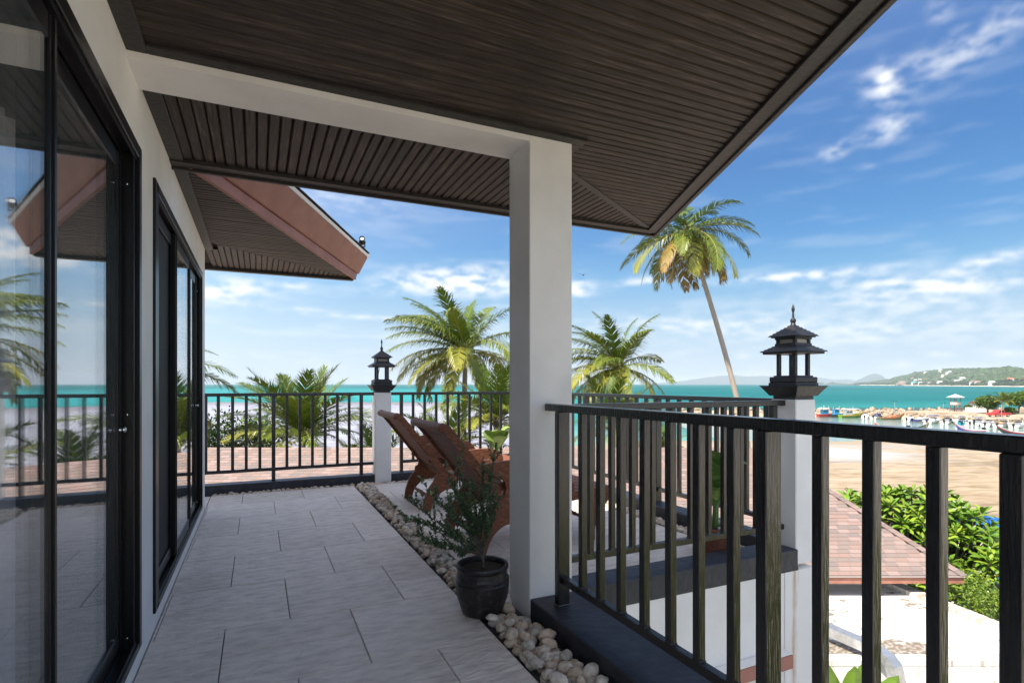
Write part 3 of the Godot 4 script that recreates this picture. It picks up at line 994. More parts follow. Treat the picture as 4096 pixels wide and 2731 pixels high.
func lantern(label: String, x: float, z: float):
	var o := thing("garden_lantern", label, "lantern", Vector3(x, 1.141, z), 0.0, "black pagoda lanterns on the terrace pillars")
	var frustum := func(b: MB, y0: float, w0: float, y1: float, w1: float):
		var c := []
		for k in [[-1, -1], [1, -1], [1, 1], [-1, 1]]:
			c.append([Vector3(k[0] * w0 / 2, y0, k[1] * w0 / 2), Vector3(k[0] * w1 / 2, y1, k[1] * w1 / 2)])
		for i in 4:
			var j := (i + 1) % 4
			b.qo(c[i][0], c[j][0], c[j][1], c[i][1], c[i][0] + c[j][0])
		b.qo(c[0][0], c[1][0], c[2][0], c[3][0], Vector3.DOWN)
		b.qo(c[0][1], c[1][1], c[2][1], c[3][1], Vector3.UP)
	var b := MB.new()
	frustum.call(b, 0.0, 0.185, 0.024, 0.185)
	part("neck", b.done(), M.lantern, o)
	b = MB.new()
	frustum.call(b, 0.024, 0.222, 0.092, 0.312)
	frustum.call(b, 0.092, 0.318, 0.097, 0.318)
	part("tray", b.done(), M.lantern, o)
	b = MB.new()
	b.box(Vector3(-0.116, 0.097, -0.116), Vector3(0.116, 0.118, 0.116), 0.002)
	b.box(Vector3(-0.113, 0.118, -0.113), Vector3(0.113, 0.160, 0.113), 0.006)
	b.box(Vector3(-0.092, 0.160, -0.092), Vector3(0.092, 0.170, 0.092), 0.002)
	part("plinth", b.done(), M.lantern, o)
	for sx in [-1, 1]:
		for sz in [-1, 1]:
			b = MB.new()
			b.box(Vector3(sx * 0.066 - 0.0125, 0.170, sz * 0.066 - 0.0125), Vector3(sx * 0.066 + 0.0125, 0.325, sz * 0.066 + 0.0125), 0.0015)
			part("post", b.done(), M.lantern, o)
	b = MB.new()
	b.tube(PackedVector3Array([Vector3(-0.03, 0.32, 0.03), Vector3(-0.045, 0.26, 0.035), Vector3(-0.05, 0.2, 0.03), Vector3(-0.047, 0.172, 0.028)]), [0.003, 0.003, 0.003, 0.003], 6)
	part("wire", b.done(), M.frame, o)
	b = MB.new()
	b.box(Vector3(-0.143, 0.325, -0.143), Vector3(0.143, 0.340, 0.143), 0.001)
	for k in 4:
		frustum.call(b, 0.340 + k * 0.011, 0.318 - k * 0.036, 0.351 + k * 0.011, 0.300 - k * 0.036)
		frustum.call(b, 0.351 + k * 0.011 - 0.004, 0.304 - k * 0.036, 0.351 + k * 0.011, 0.296 - k * 0.036)
	part("lower_roof", b.done(), M.lantern, o)
	b = MB.new()
	b.box(Vector3(-0.086, 0.384, -0.086), Vector3(0.086, 0.402, 0.086), 0.001)
	b.box(Vector3(-0.086, 0.430, -0.086), Vector3(0.086, 0.444, 0.086), 0.001)
	for sx in [-1, 1]:
		for sz in [-1, 1]:
			b.box(Vector3(sx * 0.069 - 0.011, 0.402, sz * 0.069 - 0.011), Vector3(sx * 0.069 + 0.011, 0.430, sz * 0.069 + 0.011))
	part("upper_frame", b.done(), M.lantern, o)
	for k in 4:
		b = MB.new()
		b.xf = Transform3D(Basis(Vector3.UP, PI / 2 * k), Vector3())
		b.box(Vector3(-0.058, 0.402, 0.064), Vector3(0.058, 0.430, 0.068))
		part("panel", b.done(), M.panel, o)
	b = MB.new()
	b.box(Vector3(-0.104, 0.444, -0.104), Vector3(0.104, 0.452, 0.104), 0.001)
	for k in 6:
		frustum.call(b, 0.452 + k * 0.0135, 0.238 - k * 0.035, 0.4655 + k * 0.0135, 0.216 - k * 0.034)
		frustum.call(b, 0.4655 + k * 0.0135 - 0.004, 0.222 - k * 0.034, 0.4655 + k * 0.0135, 0.212 - k * 0.034)
	part("upper_roof", b.done(), M.lantern, o)
	b = MB.new()
	b.lathe([[0.021, 0.530], [0.016, 0.546], [0.014, 0.552], [0.019, 0.560], [0.0195, 0.574], [0.013, 0.584], [0.008, 0.592], [0.006, 0.630], [0.009, 0.634], [0.009, 0.640], [0.0105, 0.645], [0.0115, 0.655], [0.008, 0.670], [0.0, 0.694]], 14)
	part("finial", b.done(), M.lantern, o)

func build_pillars():
	pillar("white pillar at the far end of the pebble border, carrying the smaller-looking lantern", 1.4575, -7.183, -0.3)
	lantern("black two-tier pagoda lantern on the far white pillar, left of the big palm", 1.4575, -7.183)
	pillar("white pillar at the right corner where the two terrace railings meet", 3.531, -2.769, -0.02)
	lantern("black two-tier pagoda lantern on the nearer white pillar at right, against the sea", 3.531, -2.769)
	# rust-streaked render below the right pillar
	var b := MB.new(true)
	var n1 := noise(301, 3.0, 4)
	var n2 := noise(302, 0.9, 4)
	var nx := 22
	var ny := 150
	var shade := func(x: float, y: float) -> Color:
		var c := Color(0.825, 0.805, 0.77)
		var wander := 3.392 + 0.012 * n2.get_noise_2d(0.0, y * 1.5)
		var wide := 0.014 + 0.012 * absf(n2.get_noise_2d(9.0, y * 2.0))
		var s := exp(-pow((x - wander) / wide, 2.0)) * (0.72 + 0.5 * n1.get_noise_2d(x * 20.0, y * 2.0))
		s += 0.34 * exp(-pow((x - wander - 0.035) / 0.012, 2.0)) * smoothstep(-0.1, 0.4, n1.get_noise_2d(x * 14.0, y * 1.2))
		return c.lerp(Color(0.42, 0.22, 0.06), clampf(s * 0.8, 0.0, 0.85))
	for i in nx:
		for j in ny:
			var p := []
			var k := []
			for o in [[0, 0], [1, 0], [1, 1], [0, 1]]:
				var x = 3.30 + 0.27 * (i + o[0]) / nx
				var y = -3.0 + 2.95 * (j + o[1]) / ny
				p.append(Vector3(x, y, -2.6515))
				k.append(shade.call(x, y))
			b.tc(p[0], p[1], p[2], k[0], k[1], k[2])
			b.tc(p[0], p[2], p[3], k[0], k[2], k[3])
	part("stained_render", b.done(), M.stained, get_node("house"))

# ---------------------------------------------------------------- loungers and pots
func outline(p: Array) -> PackedVector2Array:
	# a smooth closed outline through the points
	var r := PackedVector2Array()
	var n := p.size()
	for i in n:
		var a := Vector2(p[(i + n - 1) % n][0], p[(i + n - 1) % n][1])
		var b := Vector2(p[i][0], p[i][1])
		var c := Vector2(p[(i + 1) % n][0], p[(i + 1) % n][1])
		var d := Vector2(p[(i + 2) % n][0], p[(i + 2) % n][1])
		var hard: bool = p[i].size() > 2 or p[(i + 1) % n].size() > 2
		for k in (1 if hard else 4):
			var t := k / 4.0
			r.append(b if hard else b.cubic_interpolate(c, a, d, t))
	return r

func ribbon(p: Array, w: float) -> PackedVector2Array:
	# a band of width w along a smooth open line
	var line := PackedVector2Array()
	for i in p.size() - 1:
		var a := Vector2(p[maxi(i - 1, 0)][0], p[maxi(i - 1, 0)][1])
		var b := Vector2(p[i][0], p[i][1])
		var c := Vector2(p[i + 1][0], p[i + 1][1])
		var d := Vector2(p[mini(i + 2, p.size() - 1)][0], p[mini(i + 2, p.size() - 1)][1])
		for k in 4:
			line.append(b.cubic_interpolate(c, a, d, k / 4.0))
	line.append(Vector2(p[-1][0], p[-1][1]))
	var l := PackedVector2Array()
	var r := PackedVector2Array()
	for i in line.size():
		var d := (line[mini(i + 1, line.size() - 1)] - line[maxi(i - 1, 0)]).normalized()
		l.append(line[i] + Vector2(-d.y, d.x) * w / 2)
		r.append(line[i] - Vector2(-d.y, d.x) * w / 2)
	r.reverse()
	l.append_array(r)
	return l

func build_loungers():
	var o := thing("wooden_lounger", "nearer reddish teak planter's lounger, its slatted back beside the potted shrub", "lounger", Vector3(1.47, 0, -4.10), 0.0, "slatted teak loungers on the terrace")
	var back := [[-0.30, 0.945], [-0.262, 0.93], [-0.205, 0.868], [-0.10, 0.735], [0.05, 0.55], [0.25, 0.285]]
	for s in [-1, 1]:
		var z0: float = s * 0.362 - 0.018
		var b := MB.new()
		b.prism(ribbon(back, 0.062), z0, z0 + 0.036)
		part("back_stile", b.done(), M.teak, o)
		b = MB.new()
		b.prism(outline([[-0.035, 0.0, 1], [0.042, 0.0, 1], [0.068, 0.08], [0.12, 0.152], [0.20, 0.202], [0.32, 0.222, 1], [0.32, 0.30, 1], [0.17, 0.43, 1], [0.125, 0.405], [0.118, 0.365], [0.085, 0.34], [0.078, 0.30], [0.03, 0.235], [-0.004, 0.16], [-0.028, 0.08]]), z0 + 0.004, z0 + 0.032)
		part("rear_leg", b.done(), M.teak, o)
		b = MB.new()
		b.prism(outline([[0.915, 0.0, 1], [0.985, 0.0, 1], [0.985, 0.08], [1.01, 0.17], [1.06, 0.25], [1.13, 0.33, 1], [1.11, 0.37, 1], [0.90, 0.36, 1], [0.93, 0.30], [0.945, 0.24], [0.925, 0.12]]), z0 + 0.004, z0 + 0.032)
		part("front_leg", b.done(), M.teak, o)
		b = MB.new()
		b.prism(ribbon([[0.17, 0.345], [0.32, 0.315], [0.55, 0.335], [0.85, 0.375], [1.14, 0.392]], 0.066), z0, z0 + 0.036)
		part("seat_rail", b.done(), M.teak, o)
		b = MB.new()
		b.prism(outline([[-0.06, 0.655, 1], [0.10, 0.672], [0.28, 0.684], [0.40, 0.678], [0.475, 0.645], [0.505, 0.595], [0.495, 0.55], [0.46, 0.545], [0.40, 0.585], [0.33, 0.60], [0.29, 0.56], [0.285, 0.48], [0.33, 0.40, 1], [0.18, 0.40, 1], [0.20, 0.48], [0.17, 0.55], [0.10, 0.578], [0.0, 0.58, 1]]), z0 + s * 0.012, z0 + s * 0.012 + 0.034)
		part("armrest", b.done(), M.teak, o)
		b = MB.new()
		b.prism(ribbon([[0.04, 0.51], [0.25, 0.475], [0.5, 0.445], [0.82, 0.43]], 0.062), z0 - s * 0.04, z0 - s * 0.04 + 0.026)
		part("swing_arm", b.done(), M.teak, o)
	var c := MB.new()
	c.xf = Transform3D(Basis(Vector3(0, 1, 0), Vector3(0, 0, 1), Vector3(1, 0, 0)), Vector3(-0.292, 0.938, 0))
	c.lathe([[0.0, -0.395], [0.024, -0.395], [0.031, -0.388], [0.033, -0.3], [0.033, 0.3], [0.031, 0.388], [0.024, 0.395], [0.0, 0.395]], 16)
	part("crest_roll", c.done(), M.teak, o)
	# back slats follow the stiles, seat slats the seat rails
	var line := [Vector2(-0.275, 0.928), Vector2(-0.205, 0.868), Vector2(-0.10, 0.735), Vector2(0.05, 0.55), Vector2(0.23, 0.31)]
	var total := 0.0
	for i in 4:
		total += line[i].distance_to(line[i + 1])
	var slat := MB.new()
	slat.box(Vector3(-0.0205, -0.007, -0.345), Vector3(0.0205, 0.007, 0.345), 0.003)
	var slat_mesh := slat.done()
	for k in 17:
		var s := (k + 0.5) / 17.0 * total
		var i := 0
		while i < 3 and s > line[i].distance_to(line[i + 1]):
			s -= line[i].distance_to(line[i + 1])
			i += 1
		var d = (line[i + 1] - line[i]).normalized()
		var p = line[i] + d * s
		part("back_slat", slat_mesh, M.teak, o, Vector3(p.x, p.y, 0), Basis(Vector3(d.x, d.y, 0), Vector3(-d.y, d.x, 0), Vector3(0, 0, 1)))
	var seat := MB.new()
	seat.box(Vector3(-0.024, -0.008, -0.343), Vector3(0.024, 0.008, 0.343), 0.003)
	var seat_mesh := seat.done()
	for k in 16:
		var x := 0.30 + 0.054 * k
		var y := 0.345 + smoothstep(0.25, 1.1, x) * 0.075 - 0.01 * sin((x - 0.3) * 3.4)
		part("seat_slat", seat_mesh, M.teak, o, Vector3(x, y, 0), Basis(Vector3(0, 0, 1), 0.09))
	var t := MB.new()
	t.xf = Transform3D(Basis(Vector3(0, 1, 0), Vector3(0, 0, 1), Vector3(1, 0, 0)), Vector3(0.055, 0.125, 0))
	var prof := [[0.0, -0.365], [0.012, -0.365], [0.012, -0.30], [0.017, -0.29], [0.012, -0.28], [0.016, -0.2], [0.012, -0.13], [0.019, -0.115], [0.013, -0.10], [0.019, -0.06], [0.014, -0.03], [0.02, 0.0]]
	var full := prof.duplicate()
	for k in range(prof.size() - 2, -1, -1):
		full.append([prof[k][0], -prof[k][1]])
	t.lathe(full, 12)
	part("stretcher", t.done(), M.teak, o)
	t = MB.new()
	t.xf = Transform3D(Basis(Vector3(0, 1, 0), Vector3(0, 0, 1), Vector3(1, 0, 0)), Vector3(0.955, 0.16, 0))
	t.lathe(full, 12)
	part("stretcher", t.done(), M.teak, o)
	again(o, "farther reddish teak planter's lounger, nearest to the far railing", Vector3(1.49, 0, -5.59), 0.0)

func blade(b: MB, at: Vector3, dir: Vector3, up: Vector3, l: float, w: float, ca: Color, cb: Color, fold := 0.25, bend := 0.2):
	# one small leaf: two halves folded along the midrib, bending down to the tip
	var side := dir.cross(up).normalized()
	up = side.cross(dir).normalized()
	var m := at + dir * l * 0.52 + up * l * bend * 0.25
	var tip := at + dir * l - up * l * bend * 0.5
	for s in [-1.0, 1.0]:
		var e = m + side * s * w * 0.5 + up * w * fold
		var e2 = at + dir * l * 0.22 + side * s * w * 0.32 + up * (w * fold * 0.7)
		b.tc(at, e2, m, ca, ca, cb)
		b.tc(e2, e, m, ca, cb, cb)
		b.tc(m, e, tip, cb, cb, cb)

func build_pots():
	var o := thing("potted_shrub", "wispy small-leaved shrub in a dark glazed pot at the foot of the white column", "potted plant", Vector3(1.12, 0, -2.81))
	var b := MB.new()
	b.lathe([[0.0, 0.0], [0.100, 0.0], [0.110, 0.008], [0.122, 0.04], [0.138, 0.09], [0.146, 0.14], [0.148, 0.172], [0.142, 0.181], [0.1475, 0.186], [0.1475, 0.193], [0.141, 0.199], [0.138, 0.212], [0.136, 0.238], [0.142, 0.246], [0.144, 0.258], [0.141, 0.267], [0.133, 0.270], [0.126, 0.266], [0.123, 0.25], [0.122, 0.22]], 40)
	part("pot", b.done(), M.pot, o)
	b = MB.new()
	b.lathe([[0.123, 0.238], [0.09, 0.246], [0.04, 0.241], [0.0, 0.246]], 24)
	part("soil", b.done(), M.soil, o)
	var tips := [[-0.44, 0.38], [-0.45, 0.31], [-0.29, 0.44], [-0.20, 0.49], [-0.135, 0.575], [0.075, 0.66], [0.10, 0.49], [0.07, 0.34], [-0.40, 0.15], [-0.30, 0.22], [-0.14, 0.40], [-0.05, 0.46], [-0.22, 0.32], [0.02, 0.42], [-0.12, 0.30], [-0.33, 0.10], [-0.05, 0.30], [0.05, 0.26], [-0.18, 0.20], [-0.10, 0.36], [-0.24, 0.39], [0.0, 0.52], [-0.13, 0.03], [0.06, 0.56]]
	var leaf := leafy(Color.WHITE, 0.25, 0.4)
	var right := Vector3(cos(YAW), 0, sin(YAW))
	var deep := Vector3(sin(YAW), 0, -cos(YAW))
	for k in tips.size():
		var twig := MB.new()
		var lv := MB.new(true)
		var root := Vector3(rng.randf_range(-0.008, 0.008), rng.randf_range(0.28, 0.36), rng.randf_range(-0.008, 0.008))
		if k == 0:
			twig.tube(PackedVector3Array([Vector3(0.01, 0.23, 0), Vector3(0.0, 0.30, 0.004), Vector3(-0.004, 0.38, 0.0)]), [0.008, 0.0065, 0.005], 7)
		var end: Vector3 = Vector3(0, 0.245, 0) + right * float(tips[k][0]) + Vector3.UP * float(tips[k][1]) + deep * rng.randf_range(-0.14, 0.14)
		var mid := root.lerp(end, 0.5) + Vector3(rng.randf_range(-0.03, 0.03), 0.03 - 0.10 * absf(tips[k][0]), rng.randf_range(-0.03, 0.03))
		var pts := PackedVector3Array()
		var rad := []
		var n := 12
		for i in n + 1:
			var t := float(i) / n
			pts.append(root.lerp(mid, t).lerp(mid.lerp(end, t), t) + Vector3(rng.randf_range(-1, 1), rng.randf_range(-1, 1), rng.randf_range(-1, 1)) * 0.004)
			rad.append(lerpf(0.0042, 0.0011, t))
		twig.tube(pts, rad, 5)
		var lines := [pts]
		for s in 7:
			var i := rng.randi_range(3, n - 1)
			var d := (pts[i + 1] - pts[i]).normalized()
			var side := (d + Vector3(rng.randf_range(-1, 1), rng.randf_range(-0.2, 1), rng.randf_range(-1, 1)) * 0.9).normalized()
			var sp := PackedVector3Array()
			var ll := rng.randf_range(0.05, 0.12)
			for j in 5:
				sp.append(pts[i] + side * ll * j / 4.0 + Vector3.UP * 0.006 * j)
			twig.tube(sp, [0.0016, 0.0013, 0.0011, 0.0009, 0.0007], 4)
			lines.append(sp)
		for ln in lines:
			var first := 3 if ln.size() > 6 else 0
			for i in range(first, ln.size() - 1):
				for s in (6 if ln.size() > 6 else 5):
					var d: Vector3 = (ln[i + 1] - ln[i]).normalized()
					var p: Vector3 = ln[i].lerp(ln[i + 1], rng.randf())
					var out := Vector3(rng.randf_range(-1, 1), rng.randf_range(-0.6, 1), rng.randf_range(-1, 1)).normalized()
					var dir := (d * 0.75 + out).normalized()
					var g := rng.randf_range(0.75, 1.3)
					var c := Color(0.095 * g, 0.15 * g, 0.075 * g)
					if rng.randf() < 0.16:
						c = Color(0.19, 0.27, 0.11)
					blade(lv, p, dir, Vector3.UP, rng.randf_range(0.016, 0.028), rng.randf_range(0.012, 0.018), c, c * 1.1)
		var br := part("branch", twig.done(), M.bark, o)
		part("leaves", lv.done(), leaf, br)
	# two big-leaved pot plants on the sunny side
	dumb_cane("variegated broad-leaved plant in a terracotta pot beside the right lantern pillar", Vector3(3.07, 0, -3.06), 0.17, 0.21, [[0.55, 2.2, 0.30], [0.34, 2.9, 0.34], [0.42, 1.0, 0.30], [0.22, 2.3, 0.26], [0.30, -0.6, 0.28]], false)
	dumb_cane("pale sunlit broad-leaved plant in a pot by the far railing behind the loungers", Vector3(2.86, 0, -6.68), 0.15, 0.2, [[0.42, 0.3, 0.30], [0.40, 2.2, 0.28], [0.34, -1.6, 0.3], [0.28, 4.0, 0.26], [0.30, 1.2, 0.27], [0.36, -0.7, 0.28], [0.24, 3.2, 0.24]], true)

func dumb_cane(label: String, at: Vector3, r: float, h: float, leaves: Array, pale: bool):
	var o := thing("pot_plant", label, "potted plant", at)
	var b := MB.new()
	b.lathe([[0.0, 0.0], [r * 0.72, 0.0], [r * 0.76, h * 0.1], [r * 0.92, h * 0.7], [r * 0.94, h * 0.78], [r, h * 0.8], [r, h * 0.97], [r * 0.96, h], [r * 0.88, h], [r * 0.86, h * 0.9]], 28)
	part("pot", b.done(), M.terracotta, o)
	b = MB.new()
	b.lathe([[r * 0.87, h * 0.9], [0.0, h * 0.92]], 20)
	part("soil", b.done(), M.soil, o)
	for k in 9:
		var a := rng.randf() * TAU
		part("pebble", pebble_mesh(210 + k % 4), M.pebble[k % 5], o, Vector3(cos(a) * r * 0.6, h * 0.97, sin(a) * r * 0.6), Basis.from_euler(Vector3(0, a * 3.0, 0)) * Basis.from_scale(Vector3(0.036, 0.022, 0.028)))
	if not pale:
		part("stone", lump(220, 2, 0.2, 1.2), M.rock, o, Vector3(-0.09, h + 0.05, -0.06), Basis.from_scale(Vector3(0.045, 0.075, 0.05)))
	b = MB.new()
	b.tube(PackedVector3Array([Vector3(0, h * 0.85, 0), Vector3(0.006, h + 0.13, 0.0), Vector3(0.0, h + 0.28, 0.004)]), [0.024, 0.021, 0.012], 10)
	part("stem", b.done(), plain(lin(0.10, 0.19, 0.045), 0.5), o)
	for l in leaves:
		var m := MB.new(true)
		var base := Vector3(0, h + float(l[0]) * 0.32, 0)
		var out := Vector3(cos(l[1]), 0, sin(l[1]))
		var ln: float = l[2]
		var start: Vector3 = base + out * 0.05 + Vector3.UP * float(l[0]) * 0.38
		m.col = Color(0.16, 0.26, 0.07)
		m.tube(PackedVector3Array([base, base.lerp(start, 0.5) + out * 0.006, start]), [0.008, 0.006, 0.005], 6)
		var nu := 14
		var nv := 8
		var f := noise(400 + int(ln * 100), 9.0, 3)
		var pt := func(u: float, v: float) -> Vector3:
			var w := 0.25 * ln * 2.0 * pow(sin(PI * pow(clampf(u, 0.001, 0.999), 0.8)), 0.8)
			var lift := u * ln * 1.0 - u * u * ln * 0.42
			var s := out.cross(Vector3.UP)
			return start + out * ln * (0.12 * u + 0.45 * u * u) + Vector3.UP * (lift + absf(v) * w * 0.35) + s * v * w
		var tone := func(u: float, v: float) -> Color:
			var g := Color(0.085, 0.19, 0.04)
			var cream := Color(0.42, 0.50, 0.17)
			var s := smoothstep(-0.1, 0.35, f.get_noise_2d(u * 2.2 + absf(v) * 1.3, absf(v) * 0.7 - u * 1.2 + signf(v) * 4.0)) * (1.0 - absf(v))
			if pale:
				return Color(0.20, 0.30, 0.075).lerp(Color(0.36, 0.42, 0.16), s)
			return g.lerp(cream, s * 0.9)
		for i in nu:
			for j in nv:
				var p := []
				var c := []
				for q in [[0, 0], [1, 0], [1, 1], [0, 1]]:
					var u := float(i + q[0]) / nu
					var v := (float(j + q[1]) / nv) * 2.0 - 1.0
					p.append(pt.call(u, v))
					c.append(tone.call(u, v))
				m.tc(p[0], p[1], p[2], c[0], c[1], c[2])
				m.tc(p[0], p[2], p[3], c[0], c[2], c[3])
		part("leaf", m.done(), M.leaf, o)

# ---------------------------------------------------------------- roofs and walls below the terrace
const SHINGLE := [Color(0.30, 0.225, 0.205), Color(0.265, 0.197, 0.18), Color(0.33, 0.25, 0.23), Color(0.25, 0.20, 0.187), Color(0.30, 0.212, 0.188), Color(0.225, 0.187, 0.178)]
const PITCH := 0.4363

func slope_at(r: float, s: float, lift := 0.0) -> Vector3:
	return ahead(r, 12.5 + s * cos(PITCH) - lift * sin(PITCH), -3.12 + s * sin(PITCH) + lift * cos(PITCH))

func hip(s: float) -> float:
	return 10.29 - 0.472 * s * cos(PITCH)

func build_lower_house():
	var house := thing("lower_house", "lower house with a pinkish brown shingled hip roof just beyond the terrace", "house")
	var b := MB.new()
	var top := 5.52
	b.qo(slope_at(-16, 0), slope_at(hip(0), 0), slope_at(hip(top), top), slope_at(-16, top), Vector3.UP)
	var back0 := ahead(-16, 23.0, -3.2)
	var back1 := ahead(10.3, 23.0, -3.2)
	b.qo(slope_at(-16, top), slope_at(hip(top), top), back1, back0, Vector3.UP)
	b.to(slope_at(hip(0), 0), slope_at(hip(top), top), back1, Vector3(1, 1, 0))
	var roof := part("roof", b.done(), M.felt, house)
	b = MB.new()
	b.xf = yard()
	b.box(Vector3(-16, -6.95, -22.6), Vector3(9.6, -3.25, -13.35))
	part("wall", b.done(), M.wall, house)
	b = MB.new()
	b.bar(slope_at(-16, 0.0) + Vector3.DOWN * 0.085 , slope_at(10.27, 0.0) + Vector3.DOWN * 0.085, 0.04, 0.15, 0.004)
	part("fascia", b.done(), M.red, house)
	b = MB.new()
	b.bar(slope_at(-16, 0.0) + Vector3.UP * 0.002 - ahead(0, 0.03), slope_at(10.28, 0.0) + Vector3.UP * 0.002 - ahead(0, 0.03), 0.07, 0.012)
	part("drip_edge", b.done(), plain(lin(0.30, 0.25, 0.23), 0.6), house)
	# shingle tabs, each a wedge lying on the course below it
	var meshes := []
	var tab := func(m: MB, w: float):
		var l := 0.168
		var a := Vector3(-w / 2, 0.013, 0.0)
		var c := Vector3(w / 2, 0.013, 0.0)
		var d := Vector3(w / 2, 0.003, -l)
		var e := Vector3(-w / 2, 0.003, -l)
		var k := Vector3.DOWN * 0.012
		m.qo(a, c, d, e, Vector3.UP)
		m.qo(a + k, c + k, c, a, Vector3.BACK)
		m.qo(a + k, a, e, e + k, Vector3.LEFT)
		m.qo(c + k, c, d, d + k, Vector3.RIGHT)
	for k in SHINGLE.size():
		var m := MB.new(true)
		m.col = SHINGLE[k]
		tab.call(m, 0.272)
		meshes.append(m.done())
	var across := (slope_at(1, 0) - slope_at(0, 0)).normalized()
	var up := (slope_at(0, 1) - slope_at(0, 0)).normalized()
	var bas := Basis(across, across.cross(-up).normalized() * -1.0, -up)
	if bas.y.y < 0:
		bas.y = -bas.y
	var all := []
	var tone := noise(500, 0.35, 3)
	for j in 38:
		var s := 0.02 + 0.145 * j
		var i := 0
		var r := hip(s) - 0.03 - (0.138 if j % 2 == 1 else 0.0) - rng.randf_range(0.0, 0.03)
		while r > -15.8:
			var k := rng.randi() % 6
			if rng.randf() < 0.35:
				k = clampi(int(3.0 + 4.0 * tone.get_noise_2d(r, s * 2.0)), 0, 5)
			all.append([r - 0.138, s, k, 0.0])
			r -= 0.277
	for a in all:
		var p := slope_at(a[0], a[1])
		var v := p - EYE
		var d := v.x * sin(YAW) - v.z * cos(YAW)
		var u := (v.x * cos(YAW) + v.z * sin(YAW)) / d * 2200 + 2048
		var y := 1535.5 - v.y / d * 2200
		var seen: bool = (u > 3290 and u < 3900 and y > 1900) or (u > 815 and u < 2034 and y < 1955) or (u > 2300 and u < 3110 and y < 2120)
		a[3] = d + (0.0 if seen else 100.0)
	all.sort_custom(func(a, c): return a[3] < c[3])
	for i in mini(300, all.size()):
		part("shingle", meshes[all[i][2]], M.shingle, roof, slope_at(all[i][0], all[i][1]), bas)
	var m := MB.new(true)
	for i in range(300, all.size()):
		m.xf = Transform3D(bas, slope_at(all[i][0], all[i][1]))
		m.col = SHINGLE[all[i][2]]
		tab.call(m, 0.272)
	part("shingles", m.done(), M.shingle, roof).set_meta("kind", "stuff")
	# caps along the hip
	var n := 34
	for i in n:
		var s := top * i / n
		b = MB.new(true)
		b.col = SHINGLE[rng.randi() % 6]
		var p := slope_at(hip(s), s, 0.018)
		var q := slope_at(hip(s + top / n * 1.12), s + top / n * 1.12, 0.010)
		b.bar(p, q, 0.22, 0.012)
		part("hip_cap", b.done(), M.shingle, roof)

func flat(r: float, d: float) -> Vector3:
	return ahead(r, d, -3.62)

